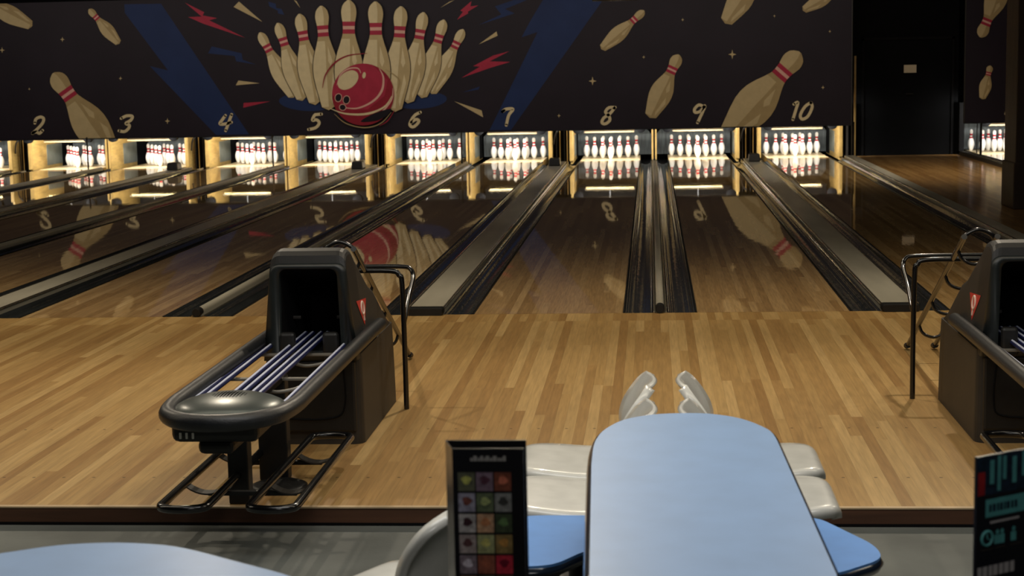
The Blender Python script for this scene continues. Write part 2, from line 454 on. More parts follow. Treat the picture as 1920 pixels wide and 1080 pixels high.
# outer gutters and rails
gutter(LX[10] + LW / 2 + 0.006, 3.25, 'black channel gutter right of the lane under number 10, beside the aisle')
t = empty('aisle_rail', (3.33, 0, 0), 'grey raised rail between the gutter of lane 10 and the wooden aisle', 'rail')
out = rrect(3.25, 3.44, -0.12, 0.05, 0.02, 4)
MB().loft([[(p[0], 0.02, p[1]) for p in out], [(p[0], 17.27, p[1]) for p in out]]).build('cap_top', M['cap'], t)
MB().tube([(3.262, 0.03, 0.044), (3.262, 17.27, 0.044)], 0.012, 8).build('reflect_bead', M['alu'], t)
MB().box(3.245, 3.445, -0.04, 0.03, 0, 0.055, bev=0.015).build('end_cap', M['rubber'], t)
gutter(5.42, LX[11] - LW / 2 - 0.006, 'black channel gutter left of the lane under number 11')
t = empty('aisle_rail', (5.35, 0, 0), 'dark raised rail between the wooden aisle and the lane under number 11', 'rail')
out = rrect(5.28, 5.42, -0.12, 0.06, 0.02, 4)
MB().loft([[(p[0], 0.02, p[1]) for p in out], [(p[0], 17.8, p[1]) for p in out]]).build('cap_top', M['hood2'], t)
MB().tube([(5.30, 0.03, 0.056), (5.30, 17.8, 0.056)], 0.01, 8).build('reflect_bead', M['alu'], t)

# ------------------------------------------------------------------ pins
PROF = [(0, 1.0), (0.3, 1.12), (0.75, 1.41), (2.25, 1.955), (3.375, 2.255), (4.5, 2.383), (5.875, 2.257), (7.25, 1.853), (8.625, 1.283), (9.375, 0.982), (9.6, 0.94), (10.2, 0.9),
        (10.6, 0.915), (11.1, 0.96), (11.75, 1.047), (12.625, 1.197), (13.5, 1.273), (14.2, 1.12), (14.65, 0.78), (14.9, 0.42), (15.0, 0.05)]
pm = MB(); K = 0.0254; n = 18
vs = [(r * K * math.cos(2 * PI * j / n), r * K * math.sin(2 * PI * j / n), h * K) for h, r in PROF for j in range(n)]
pm.add(vs, [], 0)
for i in range(len(PROF) - 1):
    h0 = PROF[i][0]
    mi = 1 if h0 in (8.625, 9.375, 10.6, 11.1) else 0
    for j in range(n):
        pm.f.append((i * n + j, i * n + (j + 1) % n, (i + 1) * n + (j + 1) % n, (i + 1) * n + j)); pm.mi.append(mi); pm.sm.append(True)
pm.f.append(tuple(range(n))[::-1]); pm.mi.append(0); pm.sm.append(False)
pm.f.append(tuple(range((len(PROF) - 1) * n, len(PROF) * n))); pm.mi.append(0); pm.sm.append(True)
PIN0 = pm.build('bowling_pin', [M['pin'], M['stripe']])
ROWS = {(0, 0): 'head pin at the front', (1, 0): 'left pin of the second row', (1, 1): 'right pin of the second row',
        (2, 0): 'left pin of the third row', (2, 1): 'middle pin of the third row', (2, 2): 'right pin of the third row',
        (3, 0): 'left corner pin of the back row', (3, 1): 'second pin from left in the back row', (3, 2): 'third pin from left in the back row', (3, 3): 'right corner pin of the back row'}
first = True
for nn, x in LX.items():
    for (r, i), txt in ROWS.items():
        if nn == 1 and (r, i) not in ((3, 3), (3, 2), (2, 2), (1, 1)): continue
        o = PIN0 if first else PIN0.copy()
        if not first: COL.objects.link(o)
        first = False
        o.location = (x + (i - r / 2) * 0.3048, 18.29 + 0.264 * r, 0.001)
        o.rotation_euler = (0, 0, random.random() * 6)
        tag(o, 'white pin with red neck bands, %s, lane %d' % (txt, nn) if nn > 1 else 'white pin with red neck bands, %s, leftmost lane' % txt, 'bowling pin', 'bowling pins set up at the lane ends')

# ------------------------------------------------------------------ pit fittings per lane
def bump_disc(mb, x, y, z, r, d=0.12):
    k = 16; ring = [(x + r * math.cos(2 * PI * j / k), z + r * math.sin(2 * PI * j / k)) for j in range(k)]
    mb.loft([[(a, y, b) for a, b in ring], [(a, y + d, b) for a, b in ring]], 0, False)

for nn, x in LX.items():
    nm = 'lane %d' % nn if nn > 1 else 'the leftmost lane'
    # cushion at the back of the pit
    w = 0.73
    pts = [(-w, -0.02), (w, -0.02), (w, 0.36), (w - 0.1, 0.47), (-w + 0.1, 0.47), (-w, 0.36)]
    t = MB().loft([[(x + a, 19.92, b) for a, b in pts], [(x + a, 19.98, b) for a, b in pts]]).build('pit_cushion', M['cush'])
    # hung from the pinsetter behind
    tag(t, 'grey chamfered pit cushion behind the pins of %s' % nm, 'pit cushion', 'pit cushions behind the pins')
    t2 = empty('pinsetter', (x, 17.9, 0.6), 'black pinsetter machine front hanging above the pins of %s' % nm, 'pinsetter', 'pinsetters above the pins')
    MB().box(x - 0.63, x + 0.63, 18.95, 19.8, 0.56, 0.97, bev=0.01).box(x - 0.63, x + 0.63, 17.28, 18.97, 0.94, 0.97).build('housing', M['pit'], t2)
    for s in (-1, 1):
        mb = MB(); bump_disc(mb, x + s * 0.55, 17.3, 0.585, 0.085, 0.1); mb.box(x + s * 0.55 - 0.03, x + s * 0.55 + 0.03, 17.33, 17.37, 0.64, 0.95); mb.build('drive_wheel', M['black'], t2)
    t3 = empty('hanging_tube_light', (x, 17.9, 0.52), 'warm white tube light under the masking above the pins of %s' % nm, 'lamp', 'tube lights over the pin decks')
    MB().box(x - 0.45, x + 0.43, 17.82, 17.95, 0.517, 0.53).box(x - 0.45, x + 0.43, 17.82, 17.83, 0.4895, 0.53).build('reflector', M['lip'], t3)
    MB().tube([(x - 0.43, 17.875, 0.497), (x + 0.41, 17.875, 0.497)], 0.010, 10).build('tube', M['tube'], t3)
    MB().box(x - 0.02, x + 0.0, 17.86, 17.9, 0.53, 0.936).build('bracket', M['steel'], t3)

# dividers between pin decks
def side_panel(c, t, th=0.035):
    MB().box(c - th / 2, c + th / 2, 17.75, 19.9, -0.05, 0.85).build('side_panel', M['gold'], t)
    for s in (-1, 1):
        MB().box(c + s * th / 2 - 0.004, c + s * th / 2 + 0.004, 18.5, 19.3, 0.04, 0.42).build('pad', M['pad'], t)
        MB().box(c + s * th / 2 - 0.004, c + s * th / 2 + 0.004, 19.3, 19.9, -0.03, 0.6).build('rear_skirt', M['pit'], t)

def edge_strip(c, t):
    MB().box(c - 0.035, c + 0.035, 17.7, 17.75, 0.0, 0.58, bev=0.012).build('front_edge', M['brass'], t)

for a in range(1, 10):
    b = a + 1; c = (LX[a] + LX[b]) / 2
    if a % 2 == 1:
        t = empty('pin_deck_divider', (c, 17.7, 0), 'double varnished kickback wall with dark machinery between the pins of lanes %d and %d' % (a, b) if a > 1 else 'double varnished kickback wall left of the pins of lane 2', 'divider', 'dividers between the pin decks')
        for s in (-1, 1): side_panel(c + s * 0.185, t); edge_strip(c + s * 0.185, t)
        MB().box(c - 0.165, c + 0.165, 18.2, 19.6, -0.1, 0.8).build('machinery_box', M['pit'], t)
        for k, dx in enumerate((-0.09, -0.03, 0.05, 0.1)):
            MB().tube([(c + dx, 17.95, -0.1), (c + dx, 17.95, 0.6)], 0.009, 8).build('rod', M['brass'] if k % 2 else M['steel'], t)
        MB().tube([(c - 0.14, 17.85, 0.3), (c - 0.1, 17.8, 0.48), (c - 0.02, 17.8, 0.56)], 0.014, 8, sub=4).build('ball_lift_arm', M['hood2'], t)
    else:
        t = empty('pin_deck_divider', (c, 17.7, 0), 'single varnished kickback wall with grey pad between the pins of lanes %d and %d' % (a, b), 'divider', 'dividers between the pin decks')
        side_panel(c, t, 0.05)
        MB().box(c - 0.045, c - 0.012, 17.68, 17.75, 0.0, 0.58, bev=0.01).build('front_edge', M['brass'], t)
        MB().box(c + 0.012, c + 0.045, 17.68, 17.75, 0.0, 0.58, bev=0.01).build('front_edge', M['brass'], t)
        MB().tube([(c, 16.62, 0.0605), (c, 16.62, 0.62)], 0.014, 8).build('front_post', M['steel'], t)
    # curved plates where the gutters meet the pit
for (c, lab) in ((3.3, 'single varnished kickback wall right of the pins of lane 10'), (5.33, 'dark kickback wall left of the pins of lane 11')):
    t = empty('pin_deck_divider', (c, 17.7, 0), lab, 'divider', 'dividers between the pin decks')
    if c < 4:
        side_panel(c - 0.06, t, 0.05); edge_strip(c - 0.06, t)
        MB().box(c + 0.03, c + 0.07, 17.75, 17.95, 0.0, 0.9).build('outer_post', M['hood2'], t)
        MB().box(c + 0.08, c + 0.12, 17.3, 17.4, 0.0, 0.62).build('outer_post', M['pit'], t)
    else:
        MB().box(c - 0.045, c + 0.04, 17.85, 19.9, 0.062, 0.9).build('side_panel', M['pit'], t)
        MB().tube([(5.47, 16.9, 0.03), (5.47, 16.9, 0.572)], 0.02, 8).build('front_post', M['steel'], t)
        MB().tube([(5.405, 16.9, 0.0735), (5.405, 16.9, 0.572)], 0.008, 8).build('front_post', M['hood2'], t)

# dark boxes on the wide cappings
for c, yy, nmx in (((LX[3] + LX[4]) / 2, 16.1, 'lanes 3 and 4'), ((LX[5] + LX[6]) / 2, 15.6, 'lanes 5 and 6'), ((LX[7] + LX[8]) / 2, 15.6, 'lanes 7 and 8'), ((LX[9] + LX[10]) / 2, 15.9, 'lanes 9 and 10')):
    mb = MB(); mb.box(c - 0.1, c + 0.1, yy, yy + 0.3, 0.052, 0.18, bev=0.02, taper=0.85)
    o = empty('pin_sensor_box', (c, yy + 0.15, 0.052), 'small dark sensor box on the capping between %s' % nmx, 'sensor box', 'sensor boxes on the wide cappings')
    mb.build('housing', M['ball'] if nmx != 'lanes 9 and 10' else M['hood2'], o)
    MB().box(c - 0.05, c + 0.05, yy + 0.3, yy + 0.305, 0.09, 0.15).build('lens_window', M['pad'], o)

# ------------------------------------------------------------------ printed masking banner
MX0, MX1, MZ0, MZ1 = -14.6, 3.325, 0.588, 2.965
bann = empty('masking_banner', ((MX0 + MX1) / 2, YM, MZ0), 'long dark printed banner of bowling pins and red ball above lanes 2 to 10', 'banner')
MB().box(MX0, MX1, YM, YM + 0.03, MZ0, MZ1).build('panel', M['banner'], bann)
MB().box(MX0, MX1, YM - 0.012, YM + 0.035, MZ0 - 0.014, MZ0).build('lower_rail', M['steel'], bann)
MB().box(MX1 - 0.012, MX1 + 0.004, YM - 0.008, YM + 0.034, MZ0, MZ1).build('side_rail', M['hood2'], bann)
bann2 = empty('masking_banner', (6.4, YM, MZ0), 'dark printed banner with two pins above lane 11, beside the door', 'banner')
MB().box(5.18, 8.6, YM, YM + 0.03, MZ0, MZ1).build('panel', M['banner'], bann2)
MB().box(5.18, 8.6, YM - 0.012, YM + 0.035, MZ0 - 0.014, MZ0).build('lower_rail', M['steel'], bann2)
MB().box(5.175, 5.192, YM - 0.008, YM + 0.034, MZ0, MZ1).build('side_rail', M['hood2'], bann2)


def clip(poly, axis, lim, keep_gt):
    out = []
    ins = lambda p: (p[axis] >= lim) if keep_gt else (p[axis] <= lim)
    for i in range(len(poly)):
        a, b = poly[i - 1], poly[i]
        if ins(a) != ins(b):
            t = (lim - a[axis]) / (b[axis] - a[axis]); out.append(tuple(a[k] + (b[k] - a[k]) * t for k in range(2)))
        if ins(b): out.append(b)
    return out


class Art:
    """flat print on the banner: polygons given in photo pixels, laid on the banner's plane"""
    def __init__(self): self.mb = MB(); self.mats = []

    def poly(self, pts, m, layer, pix=True):
        q = [(at(u, v, y=YM).x, at(u, v, y=YM).z) for u, v in pts] if pix else pts
        q = clip(q, 1, MZ0 + 0.004, True); q = clip(q, 1, MZ1 - 0.004, False)
        if len(q) < 3: return self
        if m not in self.mats: self.mats.append(m)
        y = YM - 0.0015 * layer
        area = sum(q[i - 1][0] * q[i][1] - q[i][0] * q[i - 1][1] for i in range(len(q)))
        if area < 0: q = q[::-1]
        tri = tessellate_polygon([[Vector((a, b, 0)) for a, b in q]])
        fs = []
        for t in tri:
            a, b, c = (q[i] for i in t)
            cr = (b[0] - a[0]) * (c[1] - a[1]) - (b[1] - a[1]) * (c[0] - a[0])
            if abs(cr) > 1e-9: fs.append(tuple(t) if cr > 0 else tuple(t)[::-1])
        self.mb.add([(a, y, b) for a, b in q], fs, self.mats.index(m)); return self

    def ribbon(self, pts, w, m, layer, sub=6, taper=False, closed=False):
        P = catmull([Vector((a, b, 0)) for a, b in pts], sub, closed) if sub else [Vector((a, b, 0)) for a, b in pts]
        k = len(P); W = w if not isinstance(w, (int, float)) else [w] * k
        if not isinstance(w, (int, float)):
            W = [w[min(len(w) - 1, int(i / (k - 1) * (len(w) - 1)))] * (1 - (i / (k - 1) * (len(w) - 1)) % 1) + w[min(len(w) - 1, int(i / (k - 1) * (len(w) - 1)) + 1)] * ((i / (k - 1) * (len(w) - 1)) % 1) for i in range(k)]
        lf, rt = [], []
        for i in range(k):
            a = P[(i - 1) % k] if (closed or i > 0) else P[i]; c = P[(i + 1) % k] if (closed or i < k - 1) else P[i]
            t = (c - a).normalized(); nn = Vector((-t.y, t.x, 0))
            lf.append(P[i] + nn * W[i]); rt.append(P[i] - nn * W[i])
        for i in range(k if closed else k - 1):
            j = (i + 1) % k
            self.poly([tuple(lf[i][:2]), tuple(lf[j][:2]), tuple(rt[j][:2]), tuple(rt[i][:2])], m, layer)
        if not closed and not taper:
            for e, ww in ((P[0], W[0]), (P[-1], W[-1])):
                self.poly([(e.x + ww * math.cos(2 * PI * j / 12), e.y + ww * math.sin(2 * PI * j / 12)) for j in range(12)], m, layer)
        return self

    def ellipse(self, cx, cy, rx, ry, rot, m, layer, n=40):
        c, s = math.cos(rot), math.sin(rot)
        return self.poly([(cx + rx * math.cos(2 * PI * j / n) * c - ry * math.sin(2 * PI * j / n) * s, cy + rx * math.cos(2 * PI * j / n) * s + ry * math.sin(2 * PI * j / n) * c) for j in range(n)], m, layer)

    def build(self, name, parent, label=None):
        if not self.mb.v: return None
        o = self.mb.build(name, self.mats, parent)
        if label: o['label'] = label
        return o


HW = [(0, 0.012), (0.02, 0.04), (0.05, 0.062), (0.09, 0.074), (0.13, 0.074), (0.17, 0.067), (0.2, 0.061), (0.26, 0.057), (0.31, 0.06), (0.38, 0.08), (0.46, 0.108), (0.54, 0.13), (0.62, 0.139), (0.7, 0.136), (0.8, 0.118), (0.9, 0.095), (1.0, 0.072)]


def hw(t):
    for (a, b), (c, d) in zip(HW, HW[1:]):
        if a <= t <= c: return b + (d - b) * (t - a) / (c - a)
    return HW[-1][1]


def art_pin(head, base, ws, layer, parent, cols=('pcream', 'ptan', 'pred', 'ppink'), outline=True, name='printed_pin'):
    A = Vector(head); B = Vector(base); L = (B - A).length; d = (B - A) / L; p = Vector((-d.y, d.x))
    if p.x < 0: p = -p     # p points to the right in the picture
    P = lambda t, s, e=0.0: tuple(A + d * (L * t) + p * (s * (hw(min(1, max(0, t))) * L * ws + e)))
    ts = [i / 40 for i in range(41)]
    art = Art()
    if outline:
        e = 0.007 * L
        art.poly([P(t, -1, e) for t in ts] + [P(t, 1, e) for t in ts[::-1]], M['pink_dk'], layer)
    base_pt = tuple(A + d * (L * 1.035))
    art.poly([P(t, -1) for t in ts] + [base_pt] + [P(t, 1) for t in ts[::-1]], M[cols[1]], layer + 1)
    # lit facet on the left two thirds
    tb = [t for t in ts if t >= 0.33]
    art.poly([P(t, -1) for t in tb] + [P(t, 0.05 + 0.4 * max(0, 0.62 - t)) for t in tb[::-1]], M[cols[0]], layer + 2)
    th = [t for t in ts if t <= 0.2]
    art.poly([P(t, -1) for t in th] + [P(t, 0.25) for t in th[::-1]], M[cols[0]], layer + 2)
    art.poly([P(0.4, 0.45), P(0.55, 0.62), P(0.6, 0.42), P(0.55, 0.25)], M[cols[0]], layer + 2)
    art.poly([P(0.66, 0.55), P(0.92, 0.35), P(0.98, 0.6), P(0.75, 0.8)], M[cols[0]], layer + 2)
    for t0, t1, c in ((0.195, 0.235, cols[2]), (0.235, 0.265, cols[3]), (0.265, 0.305, cols[2])):
        art.poly([P(t0, -1), P((t0 + t1) / 2, -1), P(t1, -1), P(t1, 1), P((t0 + t1) / 2, 1), P(t0, 1)], M[c], layer + 3)
    return art.build(name, parent)


# loose pins of the print
for hd, bs, ws, pa in (((100, 137), (211, 292), 1.22, bann), ((167, 17), (222, 80), 1.05, bann), ((-51, -9), (57, 47), 1.0, bann),
                       ((1208, 20), (1130, 90), 0.98, bann), ((1273, 102.5), (1220, 217), 1.22, bann), ((1500, 98), (1366, 252), 1.3, bann),
                       ((1437, -76), (1362, 40), 1.2, bann), ((1590, -30), (1508, 18), 1.0, bann),
                       ((1838, 70), (1885, -45), 1.2, bann2), ((1857, 123), (1842, 184), 1.3, bann2)):
    art_pin(hd, bs, ws, 2, pa)
# the ten fanned pins of the emblem: outer ones first
EM = [((487, 61), (549, 179), 0.92), ((869, 55), (811, 172), 0.92), ((521, 43), (566, 184), 0.9), ((833, 37), (792, 179), 0.9), ((562, 26), (591, 191), 0.9),
      ((795, 23), (766, 188), 0.9), ((603, 11), (617, 200), 0.9), ((753, 12), (742, 203), 0.9), ((655, 0), (655, 208), 0.92), ((705, 3), (708, 208), 0.92)]
for k, (hd, bs, ws) in enumerate(EM):
    art_pin(hd, bs, ws, 4 + k * 4, bann, cols=('cream', 'tan', 'pred', 'ppink'))
# blue floor shadows, beams, bolts, sparks
for cx_, cy_, r_ in ((574, 192, 0.06), (787, 188, -0.06)): Art().ellipse(cx_, cy_, 51, 16, r_, M['pblue'], 1).build('printed_shadow', bann)
Art().poly([(233, 8), (302, 7), (467, 252), (405, 253), (281, 124), (315, 132), (234, 24)], M['pblue'], 1).build('printed_beam', bann)
Art().poly([(1018, 0), (1016, -20), (1140, -22), (1127, 5), (958, 244), (918, 244), (1008, 60), (978, 70), (995, 38)], M['pblue'], 1).build('printed_beam', bann)
BOLTS = [('pred', [(347, 5), (383, 23), (380, 29), (407, 34), (392, 38), (460, 71), (380, 44), (353, 32), (378, 31)]),
         ('pblue', [(397, 87), (453, 100), (455, 112), (480, 121), (443, 115), (440, 105), (390, 100)]),
         ('pblue', [(503, 3), (517, 7), (518, 15), (528, 17), (533, 28), (521, 25), (521, 20), (505, 12)]),
         ('pred', [(884, 2), (882, 12), (897, 10), (877, 22), (878, 25), (857, 37), (868, 22), (863, 20)]),
         ('pred', [(955, 96), (918, 115), (957, 116), (920, 127), (865, 146), (900, 125), (887, 124), (925, 104)]),
         ('pblue', [(988, 0), (947, 17), (965, 25), (897, 47), (940, 27), (928, 12), (963, 0)])]
for c, p in BOLTS: Art().poly(p, M[c], 1).build('printed_bolt', bann, 'red lightning bolt' if c == 'pred' else 'blue lightning bolt')
SPK = [('pcream', [(438, 13), (448, 3), (492, 41)]), ('pcream', [(442, 160), (447, 151), (487, 156)]), ('pred', [(456, 202), (457, 193), (507, 190)]), ('pcream', [(551, 0), (556, 2), (563, 15)]),
       ('pcream', [(825, 15), (843, 3), (852, 0)]), ('pcream', [(898, 83), (933, 67), (931, 59)]), ('pblue', [(868, 173), (900, 162), (897, 168)]), ('pcream', [(852, 190), (903, 207), (906, 220)])]
for c, p in SPK: Art().poly(p, M[c], 1).build('printed_spark', bann)
STARS = [(117, 74, 5), (4, 94, 6), (55, 167, 3), (226, 147, 4), (314, 227, 6), (1280, 37, 3.5), (1373, 102, 9), (1207, 107, 3.5), (1111, 152, 8.5), (1048, 217, 4), (1452, 30, 3), (1556, 59, 3), (1543, 164, 4), (1907, 39, 4)]
for u, v, r in STARS:
    pts = []
    for j in range(8):
        rr = r if j % 2 == 0 else r * 0.3; pts.append((u + rr * math.cos(j * PI / 4) * 0.85, v + rr * math.sin(j * PI / 4)))
    Art().poly(pts, M['pcream'], 1).build('printed_star', bann if u < 1700 else bann2)
# red ball
b = Art(); L0 = 46; cx, cy, R = 682, 177, 58
b.ribbon([(606, 165), (612, 140), (630, 117), (655, 104), (690, 100)], [0.4, 1.2, 1.6, 1.2, 0.4], M['pdred'], L0, taper=True)
b.ellipse(cx, cy, R, R, 0, M['pred'], L0 + 1, 48)
b.poly([(cx + R * math.cos(a), cy + R * math.sin(a)) for a in [i * PI / 20 for i in range(-8, 21)]] + [(650, 205), (690, 205), (722, 180), (728, 150)], M['pdred'], L0 + 2)
b.ellipse(654, 150, 22, 15, -0.7, M['cream'], L0 + 4)
b.ribbon([(633, 160), (640, 140), (655, 129), (672, 128), (678, 137)], [0.4, 1.2, 1.4, 1.2, 0.5], M['ppink'], L0 + 3, taper=True)
b.ellipse(684, 141, 3.2, 6, 0.15, M['cream'], L0 + 4)
b.ribbon([(712, 128), (720, 145), (717, 170), (700, 190), (670, 203), (640, 200)], [0.4, 1.6, 2.2, 2.0, 1.4, 0.4], M['ppink'], L0 + 4, taper=True)
b.ribbon([(620, 203), (650, 213), (690, 213), (722, 200), (737, 178)], [0.4, 1.6, 2.2, 1.6, 0.4], M['cream'], L0 + 4, taper=True)
b.ribbon([(738, 165), (736, 185), (722, 205), (700, 222)], [0.4, 1.4, 1.4, 0.4], M['ppink'], L0 + 4, taper=True)
b.poly(smooth2([(678, 228), (695, 216), (722, 206), (735, 204), (728, 215), (708, 226)], 4), M['pink_dk'], L0 + 5)
b.ribbon([(628, 213), (650, 231), (685, 239), (715, 231), (735, 210)], [0.3, 0.9, 1.0, 0.9, 0.3], M['ptan'], L0, taper=True)
b.ribbon([(725, 131), (740, 140), (750, 152), (744, 175)], [0.4, 0.8, 0.8, 0.3], M['ptan'], L0, taper=True)
b.ribbon([(712, 236), (728, 226), (741, 206)], [0.3, 1.2, 0.3], M['pdred'], L0, taper=True)
for u, v, rx, ry in ((636, 183, 5.5, 7), (651, 187, 5.5, 7), (644, 201, 5.5, 5)):
    b.ellipse(u, v, rx + 1.3, ry + 1.3, 0.2, M['ppink'], L0 + 5); b.ellipse(u, v, rx, ry, 0.2, M['pink_dk'], L0 + 6)
b.build('printed_ball', bann, 'red printed bowling ball with cream highlight')
# numerals
def z1(p, ox): return [(ox + a / 3, b_ / 3) for a, b_ in p]
DIG = {
    2: [z1([(197, 692), (203, 670), (228, 658), (246, 668), (238, 695), (208, 728), (184, 750)], 0), z1([(184, 748), (206, 742), (222, 750), (240, 734)], 0)],
    3: [z1([(683, 666), (712, 652), (744, 654), (736, 676), (708, 694), (728, 704), (722, 724), (700, 740), (670, 736)], 0)],
    4: [z1([(1268, 650), (1252, 672), (1237, 696), (1262, 698), (1302, 688)], 0), z1([(1303, 644), (1290, 680), (1270, 735)], 0)],
    5: [z1([(488, 642), (465, 644), (450, 648), (438, 676), (462, 674), (476, 692), (456, 718), (416, 728)], 440)],
    6: [z1([(1044, 632), (1014, 648), (992, 680), (986, 704), (1004, 714), (1028, 696), (1036, 678), (1018, 672), (994, 688)], 440)],
    7: [z1([(186, 628), (206, 614), (246, 614), (222, 648), (208, 704)], 880), z1([(186, 628), (196, 622)], 880)],
    8: [z1([(820, 604), (785, 606), (766, 630), (784, 650), (790, 676), (766, 696), (746, 690), (756, 664), (790, 640), (816, 608)], 880)],
    9: [z1([(1322, 602), (1292, 590), (1268, 612), (1270, 632), (1298, 626), (1326, 594), (1312, 630), (1284, 690)], 880)],
    10: [z1([(446, 586), (468, 576), (456, 620), (440, 672)], 1340), z1([(540, 578), (508, 600), (482, 646), (492, 670), (524, 654), (548, 604), (542, 578)], 1340)],
    11: [z1([(1647, 558), (1674, 544), (1660, 590), (1637, 640)], 1340), z1([(1690, 556), (1714, 542), (1702, 590), (1682, 640)], 1340)],
}
for nn, strokes in DIG.items():
    for grp, txt in (([strokes], str(nn)) if nn < 10 else None, ) if nn < 10 else (([strokes[:1]], '1'), ([strokes[1:]], '0' if nn == 10 else '1')):
        a_ = Art()
        for s_ in grp[0]: a_.ribbon(s_, 2.8, M['cream'], 3)
        a_.build('lane_number', bann if nn < 11 else bann2, 'cream numeral %s in brush lettering%s' % (txt, '' if nn < 10 else ', part of %d' % nn))

# ------------------------------------------------------------------ ball return
AX = -1.625


def hood_ring(y, h, half0=0.222, zb=0.40, r=0.045):
    """cross-section of the hood at depth y"""
    wtop = half0 - 0.095 * max(0, h - 0.41)
    r = min(r, (h - zb) * 0.4)
    out = [(-half0, zb), (half0, zb)]
    w = wtop
    for i in range(6):
        a = i / 5 * PI / 2; out.append((w - r + r * math.cos(a), h - r + r * math.sin(a)))
    for i in range(6):
        a = PI / 2 + i / 5 * PI / 2; out.append((-w + r + r * math.cos(a), h - r + r * math.sin(a)))
    return [(AX + a, y, b_) for a, b_ in out]


def make_return(label):
    root = empty('ball_return', (AX, -4.2, 0.0), label, 'ball return', 'ball returns on the approach')
    # lower body
    mb = MB(); k = 6
    prof = [(0.0, 1.0), (0.03, 1.0), (0.2, 0.99), (0.38, 0.975), (0.42, 0.965)]
    base = rrect(AX - 0.233, AX + 0.233, -3.95, -2.93, 0.05, 5)
    rings = [[(AX + (x - AX) * s, -3.44 + (y + 3.44) * s, z) for x, y in base] for z, s in prof]
    mb.loft(rings, 0, False); mb.build('lower_body', M['hood2'], root)
    # hood
    hs = [(-3.955, 0.85), (-3.945, 0.885), (-3.92, 0.903), (-3.86, 0.911), (-3.79, 0.9), (-3.74, 0.862), (-3.46, 0.69), (-3.35, 0.655), (-3.22, 0.57), (-3.09, 0.47), (-3.02, 0.43)]
    rings = [hood_ring(y, h) for y, h in hs]
    mb = MB(); mb.loft(rings[:6], 1, False, cap0=False, cap1=False); mb.loft(rings[5:], 0, False, cap0=False, cap1=True); mb.build('hood', [M['hood2'], M['hood']], root)
    # front frame with the tunnel mouth
    outer = [(p[0], p[2]) for p in rings[0]]
    # same number of points for the inner outline
    hw_, zb, zt, r = 0.137, 0.44, 0.825, 0.035
    inner = [(AX - hw_ - 0.01, zb), (AX + hw_ + 0.01, zb)]
    for i in range(6): a = i / 5 * PI / 2; inner.append((AX + hw_ - r + r * math.cos(a), zt - r + r * math.sin(a)))
    for i in range(6): a = PI / 2 + i / 5 * PI / 2; inner.append((AX - hw_ + r + r * math.cos(a), zt - r + r * math.sin(a)))
    mb = MB()
    fr = [rings[0], [(AX + (a - AX) * 0.97, -3.975, 0.40 + (b_ - 0.40) * 0.975) for a, b_ in outer], [(a, -3.97, b_) for a, b_ in inner], [(AX + (a - AX) * 0.96, -3.93, b_) for a, b_ in inner]]
    mb.loft(fr, 0, True, cap0=False, cap1=False); mb.build('front_frame', M['hoodedge'], root)
    mb = MB(); mb.loft([[(AX + (a - AX) * 0.96, -3.93, b_) for a, b_ in inner], [(AX + (a - AX) * 0.7, -3.45, 0.44 + (b_ - 0.44) * 0.55) for a, b_ in inner]], 0, False, cap0=False, cap1=True)
    mb.build('tunnel', M['black'], root)
    for s in (-1, 1):
        MB().box(AX + s * 0.10 - 0.036, AX + s * 0.10 + 0.036, -4.0, -3.96, 0.40, 0.535, bev=0.014).build('guide_flap', M['hood'], root)
        MB().box(AX + s * 0.105 - 0.02, AX + s * 0.105 + 0.02, -3.75, -3.74, 0.56, 0.575, bev=0.003).build('tunnel_bracket', M['hood2'], root)
    # front lower panel
    o = MB().box(AX - 0.205, AX + 0.205, -3.968, -3.94, 0.06, 0.40, bev=0.012).build('front_panel', M['hood'], root)
    MB().tube([(AX - 0.15, -3.97, 0.37), (AX - 0.16, -3.97, 0.2), (AX - 0.12, -3.97, 0.13), (AX + 0.1, -3.97, 0.13), (AX + 0.155, -3.97, 0.2), (AX + 0.15, -3.97, 0.37)], 0.004, 6, sub=5).build('hatch_seam', M['black'], o)
    # stickers on both sides
    for s in (-1, 1):
        zx = lambda z: 0.232 - 0.0 + 0.003 - 0.095 * max(0, 0.0)
        def sp(y, z, e=0.0):
            h = 0.9
            # side of the hood leans in towards the top
            for (y0, h0), (y1_, h1) in zip(hs, hs[1:]):
                if y0 <= y <= y1_: h = h0 + (h1 - h0) * (y - y0) / (y1_ - y0)
            wt = 0.222 - 0.095 * max(0, h - 0.41); f = (z - 0.40) / max(0.01, h - 0.045 - 0.40)
            return (AX + s * (0.222 + (wt - 0.222) * min(1, f) + 0.002 + e), y, z)
        tri = [sp(-3.835, 0.655), sp(-3.585, 0.635), sp(-3.70, 0.52)]
        st = MB().add(tri, [(0, 1, 2)], 0).build('side_sticker', M['sticker'], root)
        mb = MB(); mb.tube([sp(-3.71 + 0.032 * math.cos(a), 0.605 + 0.03 * math.sin(a), 0.001) for a in [i * PI / 8 for i in range(16)]], 0.0055, 6, closed=True)
        mb.tube([sp(-3.71, 0.578, 0.001), sp(-3.702, 0.545, 0.001)], 0.005, 6); mb.build('sticker_mark', M['stickw'], st)
    # ball rack rim
    zr = 0.485; hx = 0.236
    path = [(AX + hx, -3.42, zr - 0.005), (AX + hx, -3.9, zr), (AX + hx, -4.6, zr), (AX + hx, -5.2, zr), (AX + hx * 0.985, -5.38, zr), (AX + hx * 0.86, -5.54, zr), (AX + hx * 0.5, -5.645, zr), (AX, -5.68, zr)]
    full = path + [(2 * AX - x, y, z) for x, y, z in path[::-1][1:]]
    mb = MB(); mb.tube(full, 0.033, 14, sub=5); mb.build('rack_rim', M['railpad'], root)
